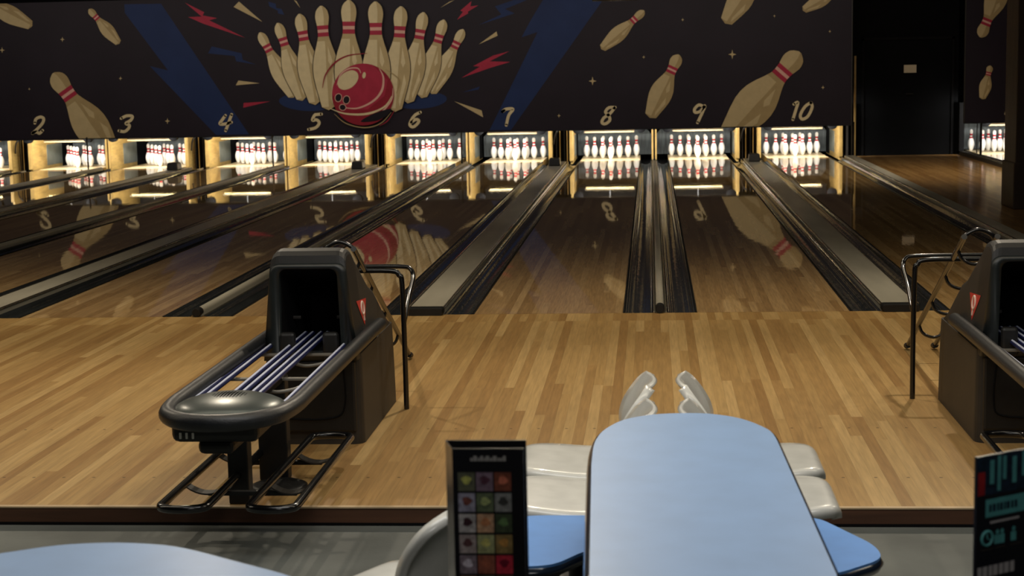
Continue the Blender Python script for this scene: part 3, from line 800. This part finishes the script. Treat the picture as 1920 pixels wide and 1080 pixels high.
    # rails
    for k, xs in enumerate(((-0.232, -0.2), (-0.095, -0.06, -0.02, 0.012), (0.155, 0.185))):
        base_ = MB(); strip = MB()
        for dx in xs:
            xa, xb = AX + dx + 0.012 * (1 if k == 0 else 0), AX + dx + (0.028 if k == 0 else 0.02 if k == 1 else 0.014)
            base_.tube([(xa, -3.6, 0.468), (xb, -5.28, 0.468)], 0.0105, 8)
            strip.tube([(xa, -3.62, 0.476), (xb, -5.27, 0.476)], 0.0056, 6)
        rb = base_.build('ball_rail', M['navy'], root); strip.build('pale_strip', M['railwht'], rb)
    for yy in (-4.05, -4.63, -5.1):
        MB().box(AX - hx + 0.01, AX + hx - 0.01, yy - 0.014, yy + 0.014, 0.436, 0.448, bev=0.003).build('cross_strap', M['strap'], root)
        MB().tube([(AX - 0.03, yy - 0.18, 0.44), (AX + 0.03, yy - 0.19, 0.425), (AX + 0.1, yy - 0.17, 0.43), (AX + 0.15, yy - 0.14, 0.445)], 0.008, 6, sub=4).build('curved_stop', M['strap'], root)
    # blower lid
    mb = MB(); lid = []
    for k in range(40):
        a = 2 * PI * k / 40
        lid.append((math.cos(a), math.sin(a)))
    cy = -5.42; rx, ry = 0.214, 0.2
    ringf = lambda s, z: [(AX + c_ * rx * s, cy + s_ * ry * s, z) for c_, s_ in lid]
    mb.loft([ringf(1.0, 0.46), ringf(1.0, 0.485), ringf(0.93, 0.503), ringf(0.8, 0.517), ringf(0.6, 0.53), ringf(0.3, 0.538), ringf(0.05, 0.54)], 0, True)
    ld = mb.build('blower_lid', M['dome'], root)
    mb = MB()
    for i in range(-5, 6):
        for j in range(-3, 4):
            if (i / 5.5) ** 2 + (j / 3.6) ** 2 > 1: continue
            x_, y_ = AX + 0.0 + i * 0.012, cy - 0.0 + j * 0.016
            rr = math.hypot((x_ - AX) / rx, (y_ - cy) / ry); z_ = 0.54 - 0.03 * rr ** 1.6
            mb.lathe([(0.0042, 0.0), (0.0042, 0.003)], (x_, y_, z_ - 0.0005), 8)
    mb.build('vent_grille', M['black'], ld)
    # control box beneath
    bx = MB().box(AX - 0.235, AX + 0.1, -5.42, -5.15, 0.35, 0.462, bev=0.03, seg=3).build('control_box', M['hood'], root)
    for k in range(3): MB().box(AX - 0.2 + k * 0.024, AX - 0.191 + k * 0.024, -5.424, -5.418, 0.368, 0.392, bev=0.002).build('button', M['led'], bx)
    MB().box(AX - 0.14, AX + 0.0, -5.4, -5.15, 0.3, 0.36, bev=0.025, seg=3).build('motor_case', M['hood'], root)
    MB().box(AX - 0.11, AX + 0.02, -5.3, -4.55, 0.425, 0.455, bev=0.01).build('support_plate', M['black'], root)
    # posts
    MB().box(AX - 0.135, AX - 0.05, -5.0, -4.93, 0.0, 0.45, bev=0.006).build('post', M['hood'], root)
    MB().box(AX - 0.1, AX + 0.025, -4.62, -4.55, 0.0, 0.45, bev=0.006).build('post', M['hood'], root)
    MB().lathe([(0.12, 0.0), (0.12, 0.012), (0.1, 0.02), (0.03, 0.026)], (AX + 0.01, -4.74, 0.0), 28).build('foot_plate', M['hood'], root)
    # low shelf loops
    for s in (-1, 1):
        xo, xi = AX + s * 0.273, AX + s * 0.095
        yb, yf = -4.33, -5.46; zz = 0.12
        if s > 0: xo, xi = AX + 0.244, AX + 0.066
        c = (xo + xi) / 2; rr = abs(xo - xi) / 2
        pts = [(c + rr * math.cos(a), yb + 0.05 * math.sin(a), zz) for a in [i * PI / 8 for i in range(9)]] + [(c - rr * math.cos(a), yf - 0.05 * math.sin(a) if True else 0, zz) for a in [i * PI / 8 for i in range(9)]]
        lp = MB().tube(pts, 0.0165, 12, closed=True).build('shelf_loop', M['tubeblk'], root)
        for yy in (-4.62, -5.12):
            w_ = rr - 0.004
            vs = []
            for i in range(9):
                t_ = -1 + i / 4; zc = zz - 0.004 - 0.032 * (1 - t_ * t_)
                vs += [(c + t_ * w_, yy - 0.028, zc), (c + t_ * w_, yy + 0.028, zc), (c + t_ * w_, yy + 0.028, zc - 0.006), (c + t_ * w_, yy - 0.028, zc - 0.006)]
            fs = [(4 * i + j, 4 * i + (j + 1) % 4, 4 * i + 4 + (j + 1) % 4, 4 * i + 4 + j) for i in range(8) for j in range(4)]
            MB().add(vs, fs, 0, False).build('sling', M['hood2'], lp)
    for yy in (-4.6, -5.1):
        MB().box(AX - 0.19, AX + 0.17, yy - 0.014, yy + 0.014, 0.066, 0.084, bev=0.003).build('shelf_bar', M['hood'], root)
    return root


ret1 = make_return('black ball return with empty rack and red triangle sticker, left of the long blue table')
ret2 = copy_tree(ret1); ret2.location = (1.625, -4.2, 0); ret2['label'] = 'black ball return cut off by the right edge, behind the poster board'

# ------------------------------------------------------------------ tubular bowling ramps behind the returns
def make_ramp(cx, ye, label, far):
    root = empty('bowling_ramp', (cx, ye - 1.43, 0), label, 'bowling ramp', 'tubular ramps behind the ball returns')
    sl = 0.487; yt = ye - 1.72
    for s in (-1, 1):
        r = MB().tube([(cx + s * 0.079, ye, 0.022), (cx + s * 0.079, ye - 0.06, 0.05), (cx + s * 0.079, ye - 1.43, 0.05 + 1.37 * sl), (cx + s * 0.079, yt, 0.05 + 1.66 * sl)], 0.0145, 10).build('ramp_rail', M['tubeblk'], root)
        MB().tube([(cx + s * 0.079, ye + 0.03, 0.019), (cx + s * 0.079, ye - 0.035, 0.034)], 0.0185, 10).build('rubber_tip', M['rubber'], r)
    for k in (0.35, 0.75, 1.15, 1.5):
        y0 = ye - 0.06 - k; z0 = 0.05 + k * sl
        MB().tube([(cx - 0.079, y0, z0), (cx - 0.06, y0 - 0.01, z0 - 0.05), (cx, y0 - 0.015, z0 - 0.075), (cx + 0.06, y0 - 0.01, z0 - 0.05), (cx + 0.079, y0, z0)], 0.009, 8, sub=4).build('rung', M['tubeblk'], root)
    zt = 0.05 + 1.66 * sl
    MB().tube([(cx - 0.079, yt + 0.06, zt - 0.03), (cx - 0.06, yt + 0.05, zt + 0.005), (cx, yt + 0.05, zt + 0.03), (cx + 0.06, yt + 0.05, zt + 0.005), (cx + 0.079, yt + 0.06, zt - 0.03)], 0.0115, 8, sub=4).build('handle', M['tubeblk'], root)
    yh = ye - 1.43; w = 0.272
    hp = [(cx - w, yh, 0.0), (cx - w, yh, 0.3), (cx - w * 0.985, yh, 0.64), (cx - w * 0.93, yh, 0.69), (cx - w * 0.78, yh, 0.712), (cx, yh, 0.714)]
    full = hp + [(cx - (x - cx) * 1.33, y, z) for x, y, z in hp[::-1][1:]]
    if far < 0: full = [(2 * cx - x, y, z) for x, y, z in full]
    MB().tube(full, 0.0135, 10, sub=4).build('leg_hoop', M['tubeblk'], root)
    h2 = [(cx - w, yh + 0.01, 0.45), (cx - w * 1.0, yh + 0.2, 0.56), (cx - w, yh + 0.36, 0.63), (cx - w * 0.93, yh + 0.4, 0.67), (cx - w * 0.75, yh + 0.41, 0.683), (cx, yh + 0.41, 0.685)]
    full = h2 + [(cx - (x - cx) * 1.33, y, z) for x, y, z in h2[::-1][1:]]
    if far < 0: full = [(2 * cx - x, y, z) for x, y, z in full]
    MB().tube(full, 0.0125, 10, sub=4).build('guard_hoop', M['tubeblk'], root)
    return root

make_ramp(-1.58, -1.74, 'black tubular bowling ramp standing behind the left ball return', -1)
make_ramp(1.538, -1.53, 'black tubular bowling ramp standing behind the ball return at the right edge', 1)

# ------------------------------------------------------------------ seats and tables
def make_seat(label, colmat, loc, rot, group='moulded white seats around the tables'):
    root = empty('moulded_seat', (0, 0, 0), label, 'seat', group)
    prof = [(0.522, 0.398), (0.518, 0.42), (0.497, 0.434), (0.45, 0.436), (0.38, 0.431), (0.30, 0.424), (0.23, 0.423), (0.185, 0.434), (0.158, 0.458), (0.146, 0.495), (0.138, 0.54), (0.122, 0.595), (0.098, 0.645), (0.07, 0.688), (0.045, 0.717)]
    half = [0.132, 0.152, 0.175, 0.199, 0.214, 0.219, 0.219, 0.219, 0.219, 0.219, 0.218, 0.215, 0.208, 0.186, 0.13]
    prof = [(p.x, p.y) for p in catmull([Vector((a, b_, 0)) for a, b_ in prof], 3)]
    half = [p.x for p in catmull([Vector((a, 0, 0)) for a in half], 3)]
    k = len(prof); nv = 14
    rows = []
    for j in range(k):
        a = prof[max(0, j - 1)]; c = prof[min(k - 1, j + 1)]; tx, tz = c[0] - a[0], c[1] - a[1]; l = math.hypot(tx, tz); nx, nz = -tz / l, tx / l
        if nz > 0 or (abs(nz) < 0.3 and nx > 0): nx, nz = -nx, -nz
        if nx > 0 and j > k // 2: nx, nz = -nx, -nz
        bk = min(1, max(0, (prof[j][1] - 0.44) / 0.12)); row = []
        for i in range(nv + 1):
            v = -1 + 2 * i / nv
            u = prof[j][0] + bk * (1 - 0.5 * max(0, (prof[j][1] - 0.60) / 0.12)) * 0.05 * (v * v - 0.5); z = prof[j][1]
            row.append((u, v * half[j], z))
        lip = lambda s: (row[0 if s < 0 else -1][0] + nx * 0.026 - 0.0 , s * (half[j] + 0.006), row[0 if s < 0 else -1][2] + nz * 0.026)
        row = [lip(-1)] + row + [lip(1)]
        rows.append(row)
    n = nv + 3
    vs = [p for r in rows for p in r]; fs = [(j * n + i, j * n + i + 1, (j + 1) * n + i + 1, (j + 1) * n + i) for j in range(k - 1) for i in range(n - 1)]
    sh = MB().add(vs, fs, 0, True).build('seat_shell', colmat, root)
    md = sh.modifiers.new('thick', 'SOLIDIFY'); md.thickness = 0.016; md.offset = 0
    MB().box(0.16, 0.44, -0.12, 0.12, 0.385, 0.408, bev=0.005).build('seat_plate', M['steel'], root)
    MB().lathe([(0.03, 0.02), (0.03, 0.39)], (0.29, 0, 0), 16).build('pedestal', M['steel'], root)
    MB().lathe([(0.15, 0.0), (0.15, 0.012), (0.06, 0.03), (0.03, 0.034)], (0.29, 0, 0), 24).build('base_plate', M['steel'], root)
    root.location = loc; root.rotation_euler = (0, 0, rot)
    return root


s1 = make_seat('white moulded seat left of the table, farther of the left pair', M['shell'], (-0.01, -5.70, FLOOR), PI)
def again(label, loc, rot):
    c = copy_tree(s1); c.location = loc; c.rotation_euler = (0, 0, rot); c['label'] = label; return c
again('white moulded seat left of the table, nearer of the left pair', (-0.01, -6.175, FLOOR), PI)
again('white moulded seat right of the table, farther of the right pair', (0.0, -5.70, FLOOR), 0)
again('white moulded seat right of the table, nearer of the right pair', (0.0, -6.175, FLOOR), 0)
again('white moulded seat turned away behind the menu stand, its back in shade', (-0.44, -7.32, FLOOR), 2.62)


def blue_seat(label, px, c):
    pts = px
    root = empty('blue_seat', (c[0], c[1], FLOOR), label, 'seat', 'blue flat seats under the table')
    MB().slab(pts, 0.318, 0.356, 0, r=0.014, bulge=0.004).build('edge_band', M['tedge'], root)
    k = len(pts); cxm = sum(p[0] for p in pts) / k; cym = sum(p[1] for p in pts) / k
    ins = [(cxm + (x - cxm) * 0.975, cym + (y - cym) * 0.975) for x, y in pts]
    MB().loft([[(x, y, 0.35) for x, y in ins], [(x, y, 0.36) for x, y in ins]], 0).build('seat_top', M['tbl2'], root)
    MB().lathe([(0.13, 0.0), (0.13, 0.012), (0.05, 0.03), (0.032, 0.04), (0.032, 0.39)], (c[0], c[1], FLOOR), 20).build('pedestal', M['steel'], root)
    return root

blue_seat('flat blue seat with dark edge left of the table, beside the menu stand',
          round_poly([(-0.16, -6.80), (-0.24, -6.79), (-0.335, -6.945), (-0.50, -6.955), (-0.57, -6.80), (-0.56, -6.51), (-0.45, -6.42), (-0.16, -6.42)][::-1][::-1], [0.02, 0.08, 0.06, 0.1, 0.1, 0.1, 0.1, 0.02])[::-1], (-0.36, -6.66))
blue_seat('flat blue seat with dark edge poking out at the right side of the table',
          round_poly([(0.2, -6.425), (0.44, -6.432), (0.578, -6.73), (0.585, -6.86), (0.44, -7.0), (0.2, -7.06)], [0.02, 0.06, 0.08, 0.06, 0.05, 0.02])[::-1], (0.38, -6.72))


def ccw(p):
    a = sum(p[i - 1][0] * p[i][1] - p[i][0] * p[i - 1][1] for i in range(len(p)))
    return p if a > 0 else p[::-1]


def make_table(label, outline, ctr, top, group='blue tables with dark edges', thick=0.045, zt=0.68):
    root = empty('table', (ctr[0], ctr[1], FLOOR), label, 'table', group)
    pts = ccw(outline); k = len(pts)
    nr = []
    for i in range(k):
        a = Vector(pts[i - 1]); c = Vector(pts[(i + 1) % k]); t = (c - a).normalized(); nr.append(Vector((t.y, -t.x)))
    MB().slab(pts, zt - thick, zt - 0.002, 0, r=0.012, bulge=0.003).build('edge_band', M['tedge'], root)
    ins = [(pts[i][0] - nr[i].x * 0.011, pts[i][1] - nr[i].y * 0.011) for i in range(k)]
    MB().loft([[(x, y, zt - 0.004) for x, y in ins], [(x, y, zt) for x, y in ins]], 0).build('table_top', top, root)
    MB().lathe([(0.25, 0.0), (0.25, 0.012), (0.08, 0.04), (0.04, 0.06), (0.04, zt - FLOOR - thick)], (ctr[0], ctr[1], FLOOR), 24).build('pedestal', M['steel'], root)
    return root

far = [(1101, 872), (1105, 840), (1113, 820), (1130, 803), (1165, 786), (1220, 776), (1285, 773), (1340, 775), (1395, 784), (1440, 801), (1458, 815), (1471, 840)]
fp = [(at(u, v, z=0.68).x, at(u, v, z=0.68).y) for u, v in far]
left_near = (at(1095, 1075, z=0.68).x - 0.0, -8.0); right_near = (at(1578, 1075, z=0.68).x, -8.0)
outl = smooth2(fp, 4, closed=False) + [right_near, (right_near[0] - 0.003, -8.06), (right_near[0] - 0.04, -8.1)] + [(left_near[0] + 0.04, -8.1), (left_near[0] + 0.003, -8.06), left_near]
make_table('long grey-blue table with rounded far end in front of the white seats', outl, (0.06, -7.4), M['tbl'])
lt = [(-1.93, -9.3), (-1.9, -8.5), (-1.79, -8.13), (-1.66, -7.96), (-1.509, -7.873), (-1.40, -7.81), (-1.293, -7.788), (-1.19, -7.795), (-1.096, -7.827), (-0.95, -7.925), (-0.80, -8.034), (-0.735, -8.13), (-0.71, -8.3), (-0.70, -9.3)]
make_table('blue table with curved far end in the bottom left corner', smooth2(lt, 4, closed=False), (-1.3, -8.6), M['tbl'])
# ledge below the frame that carries the two cards
ld = empty('ledge', (0.2, -8.9, FLOOR), 'dark ledge at the bottom edge carrying the menu stand and poster', 'ledge')
MB().box(-0.64, 1.4, -9.6, -8.14, 0.58, 0.62, bev=0.006).build('ledge_top', M['steel'], ld)
for x in (-0.5, 1.25):
    for y in (-9.45, -8.3): MB().box(x - 0.025, x + 0.025, y - 0.025, y + 0.025, FLOOR, 0.58).build('leg', M['steel'], ld)

# menu stand: two-fold black card with rows of food pictures
yc = -8.25; ztop = 1.006; x0, x1 = -0.437, -0.299
menu = empty('menu_stand', ((x0 + x1) / 2, yc, 0.62), 'black upright menu card with rows of small food pictures', 'menu')
MB().box(x0, x1, yc - 0.003, yc, 0.62, ztop, bev=0.0).build('front_panel', M['menu'], menu)
sd = [(x0, yc - 0.003), (x0, yc), (x0 - 0.020, yc + 0.07), (x0 - 0.022, yc + 0.068)]
MB().loft([[(a, b_, 0.62) for a, b_ in sd], [(a, b_, ztop + (0.0)) for a, b_ in sd]]).build('side_panel', M['menus'], menu)
MB().box(x0 - 0.02, x1, yc + 0.067, yc + 0.07, 0.62, ztop).build('rear_panel', M['menu'], menu)
yy = yc - 0.0042
tt = MB(); xx = x0 + 0.035
for w_ in (0.006, 0.009, 0.005, 0.007, 0.004, 0.008, 0.006, 0.009, 0.005, 0.006, 0.007):
    tt.box(xx, xx + w_ * 0.8, yy, yc - 0.003, ztop - 0.0245 , ztop - 0.0185 + 0.004 * (w_ > 0.0065)); xx += w_ * 0.97
tt.build('heading_line', M['menuw'], menu)
fc = [[(92, 92, 72), (120, 100, 112), (120, 66, 48)], [(150, 146, 160), (96, 106, 78), (126, 126, 122)], [(176, 170, 166), (190, 150, 116), (64, 74, 52)], [(164, 150, 146), (156, 158, 112), (134, 112, 68)], [(130, 116, 124), (140, 80, 62), (176, 44, 60)], [(150, 120, 100), (110, 110, 90), (140, 96, 70)]]
f2 = [[(190, 190, 100), (84, 50, 62), (196, 110, 84)], [(120, 70, 60), (160, 170, 110), (60, 60, 56)], [(62, 36, 40), (190, 126, 84), (92, 120, 74)], [(92, 60, 60), (196, 190, 110), (180, 130, 66)], [(210, 200, 210), (160, 90, 66), (112, 20, 40)], [(90, 60, 50), (150, 150, 80), (180, 120, 80)]]
rowz = [(0.952, 0.912), (0.906, 0.870), (0.865, 0.832), (0.826, 0.788), (0.783, 0.745), (0.740, 0.705)]
rowz = [(ztop - 0.047 - i * 0.0413, ztop - 0.047 - i * 0.0413 - 0.0365) for i in range(6)]
for i in range(6):
    for j in range(3):
        xa = x0 + 0.010 + j * 0.0353; xb = xa + 0.0325
        m1 = mat('menu_photo', fc[i][j], 0.4, var=0.35, scale=120); m2 = mat('menu_food', f2[i][j], 0.4, var=0.3, scale=160)
        mb = MB(); mb.box(xa, xb, yy, yc - 0.003, rowz[i][1], rowz[i][0])
        cxm, czm = (xa + xb) / 2, (rowz[i][0] + rowz[i][1]) / 2
        ring = [(cxm + 0.009 * math.cos(a) * (1 + 0.25 * math.sin(3 * a + i + j)), czm + 0.003 + 0.0085 * math.sin(a)) for a in [q * PI / 8 for q in range(16)]]
        mb.add([(a, yy - 0.0004, b_) for a, b_ in ring], [tuple(range(16))], 1)
        mb.build('food_picture', [m1, m2], menu)

# poster board at the right edge, turned a little
_p0 = at(1832, 858, y=-8.31); _p1 = at(1920, 842, z=_p0.z); pc = Vector((_p0.x, _p0.y, 0)); dv = Vector((_p1.x - _p0.x, _p1.y - _p0.y, 0)).normalized(); W = 0.155
while pc.y + dv.y * W > -8.16: W -= 0.005
post = empty('poster_board', (pc.x + 0.05, pc.y + 0.04, 0.62), 'dark upright poster card with teal lettering cut off by the right edge', 'poster')
def PB(a, z, off=0.0):
    nrm = Vector((dv.y, -dv.x, 0))
    q = pc + dv * a + nrm * off; return (q.x, q.y, z)
def pbox(mb, a0, a1, z0, z1, o0, o1, mi=0):
    vs = [PB(a, z, o) for a in (a0, a1) for z in (z0, z1) for o in (o0, o1)]
    mb.add(vs, [(0, 1, 3, 2), (4, 6, 7, 5), (0, 4, 5, 1), (2, 3, 7, 6), (0, 2, 6, 4), (1, 5, 7, 3)], mi); return mb
zt = _p0.z
pbox(MB(), 0, W, 0.62, zt, -0.006, 0).build('board', M['poster'], post)
pic = MB(); pbox(pic, 0.002, W - 0.002, zt - 0.075, zt - 0.002, 0, 0.0006).build('photo_strip', M['teald'], post)
pbox(MB(), 0.003, 0.02, zt - 0.074, zt - 0.03, 0.0006, 0.0012).build('red_patch', M['pored'], post)
for a0, a1, h0, h1 in ((0.033, 0.043, 0.055, 0.01), (0.052, 0.06, 0.07, 0.004), (0.066, 0.074, 0.05, 0.006), (0.09, 0.1, 0.06, 0.01), (0.115, 0.125, 0.05, 0.004)):
    pbox(MB(), a0, a1, zt - h0, zt - h1, 0.0006, 0.0014).build('teal_streak', M['teal'], post)
pbox(MB(), 0.024, 0.14, zt - 0.118, zt - 0.084, 0, 0.0008).build('teal_button', M['teal'], post)
mb = MB(); a = 0.032
for w_ in (0.008, 0.010, 0.007, 0.009, 0.006, 0.01, 0.008, 0.009):
    pbox(mb, a, a + w_ * 0.75, zt - 0.108, zt - 0.094, 0.0008, 0.0014); a += w_ * 1.12
mb.build('button_lettering', M['teald'], post)
pbox(MB(), 0.036, 0.11, zt - 0.131, zt - 0.127, 0, 0.0008).build('small_text_line', M['pogrey'], post)
ck = MB(); cz = zt - 0.158
ck.tube([PB(0.028 + 0.0135 * math.cos(t_), cz + 0.0135 * math.sin(t_), 0.001) for t_ in [q * PI / 12 for q in range(24)]], 0.0028, 6, closed=True)
ck.tube([PB(0.028, cz + 0.008, 0.001), PB(0.028, cz, 0.001), PB(0.034, cz - 0.003, 0.001)], 0.0018, 6); ck.build('clock_icon', M['teal'], post)
for a0 in (0.054, 0.066, 0.096):
    g = MB(); ring = [PB(a0 + 0.0045 * math.cos(t_), cz + 0.009 + 0.005 * math.sin(t_), 0.0012) for t_ in [q * PI / 6 for q in range(12)]]
    g.add(ring, [tuple(range(12))], 0); pbox(g, a0 - 0.0065, a0 + 0.0065, cz - 0.014, cz + 0.003, 0, 0.0012); g.build('person_icon', M['teal'], post)
for z_ in (zt - 0.178, ): 
    for a0, a1 in ((0.012, 0.044), (0.05, 0.076), (0.086, 0.12)): pbox(MB(), a0, a1, z_ - 0.003, z_, 0, 0.0008).build('caption_line', M['hood2'], post)
mb = MB(); a = 0.006
for w_ in (0.012, 0.014, 0.01, 0.014, 0.012, 0.014, 0.012):
    pbox(mb, a, a + w_ * 0.8, zt - 0.232, zt - 0.212, 0, 0.0008); a += w_ * 1.1
mb.build('headline_lettering', M['pogrey'], post)

# black monitor hung over the foul line, its lower edge at the top of the picture
mon = empty('overhead_monitor', (-0.29, 0.0, 2.145), 'black hanging monitor whose lower edge shows at the top above number 8', 'monitor')
MB().box(-0.44, -0.13, -0.03, 0.03, 2.145, 2.36, bev=0.006).build('casing', M['ball'], mon)
MB().box(-0.425, -0.145, -0.033, -0.029, 2.16, 2.345).build('screen', M['black'], mon)
MB().tube([(-0.285, 0, 2.36), (-0.285, 0, ZC)], 0.015, 10).build('ceiling_pole', M['steel'], mon)

# ------------------------------------------------------------------ light
def spot(name, loc, tgt, power, ang, blend=0.6, size=0.12, col=(1, 0.86, 0.66)):
    l = bpy.data.lights.new(name, 'SPOT'); l.energy = power; l.spot_size = math.radians(ang); l.spot_blend = blend; l.shadow_soft_size = size; l.color = col
    o = bpy.data.objects.new(name, l); COL.objects.link(o); o.location = loc
    o.rotation_euler = (Vector(tgt) - Vector(loc)).to_track_quat('-Z', 'Y').to_euler(); return o

def area(name, loc, tgt, power, sx, sy, col=(1, 0.9, 0.75), spread=180):
    l = bpy.data.lights.new(name, 'AREA'); l.energy = power; l.shape = 'RECTANGLE'; l.size = sx; l.size_y = sy; l.color = col; l.spread = math.radians(spread)
    o = bpy.data.objects.new(name, l); COL.objects.link(o); o.location = loc
    o.rotation_euler = (Vector(tgt) - Vector(loc)).to_track_quat('-Z', 'Y').to_euler(); return o

for x in (-9.6, -7.4, -5.2, -2.9, -0.6, 1.75, 4.0):
    spot('approach_spot', (x, -1.3, 3.3), (x - 0.2, -4.4, 0), 185, 114, 1.0, 0.05)
area('approach_fill', (-3.0, -5.2, 3.4), (-3.0, -5.3, 0), 120, 16, 0.5, (1, 0.88, 0.68))  # added soft fill, lifts the near half of the approach
area('foul_line_fill', (-3.0, -0.2, 3.4), (-3.0, 0.3, 0), 112, 16, 0.4, (1, 0.85, 0.62), 120)  # added fill without a fixture, brightens the lane starts
area('seating_panel', (-0.2, -7.1, 3.4), (-0.15, -6.9, 0), 62, 4.0, 1.0, (1, 0.97, 0.92))
area('card_fill', (0.1, -10.6, 3.3), (0.0, -8.3, 0.75), 20, 1.6, 0.6, (1, 0.96, 0.9))  # added front fill for the menu and poster cards
area('lane_wash', (-4.0, 7.5, 3.5), (-4.0, 9.6, 0), 30, 18, 0.4, (1, 0.85, 0.62))  # added wash that lifts the lane surface, no fixture behind it
area('banner_wash', (-4.5, 12.0, 3.5), (-4.5, 16.88, 1.7), 200, 18, 0.3, (1, 0.9, 0.78))  # added strip that brightens the banner print
area('aisle_fill', (4.4, 13.0, 3.4), (4.4, 13.5, 0), 32, 0.8, 3.0, (1, 0.85, 0.62), 110)  # added fill to brighten the aisle floor
for nn, x in LX.items():
    area('pin_fill', (x, 17.36, 0.88), (x, 18.75, 0.14), 20, 1.0, 0.08, (1, 0.96, 0.9), 150)  # unseen fill added behind the banner to whiten the pins
    area('pin_fill', (x, 17.1, 0.645), (x, 18.75, 0.2), 20, 0.9, 0.03, (1, 0.96, 0.9), 140)  # second added fill, reaches what the tube reflector blocks

w = bpy.data.worlds.new('world'); SC.world = w; w.use_nodes = True
w.node_tree.nodes['Background'].inputs[0].default_value = (0.9, 0.95, 1.0, 1); w.node_tree.nodes['Background'].inputs[1].default_value = 0.02

# ------------------------------------------------------------------ camera
cd = bpy.data.cameras.new('camera'); cam = bpy.data.objects.new('camera', cd); COL.objects.link(cam)
cd.sensor_fit = 'HORIZONTAL'; cd.sensor_width = 36; cd.lens = CF * 36 / 1920; cd.clip_start = 0.05; cd.clip_end = 100
cam.matrix_world = Matrix(((_R.x, _U.x, -_F.x, CP.x), (_R.y, _U.y, -_F.y, CP.y), (_R.z, _U.z, -_F.z, CP.z), (0, 0, 0, 1)))
cd.dof.use_dof = True; cd.dof.focus_distance = 9.0; cd.dof.aperture_fstop = cd.lens / 9.0
SC.camera = cam
SC.view_settings.view_transform = 'Standard'; SC.view_settings.look = 'None'; SC.view_settings.exposure = 0.0
SC.cycles.use_denoising = True
SC.cycles.max_bounces = 8; SC.cycles.sample_clamp_indirect = 6.0
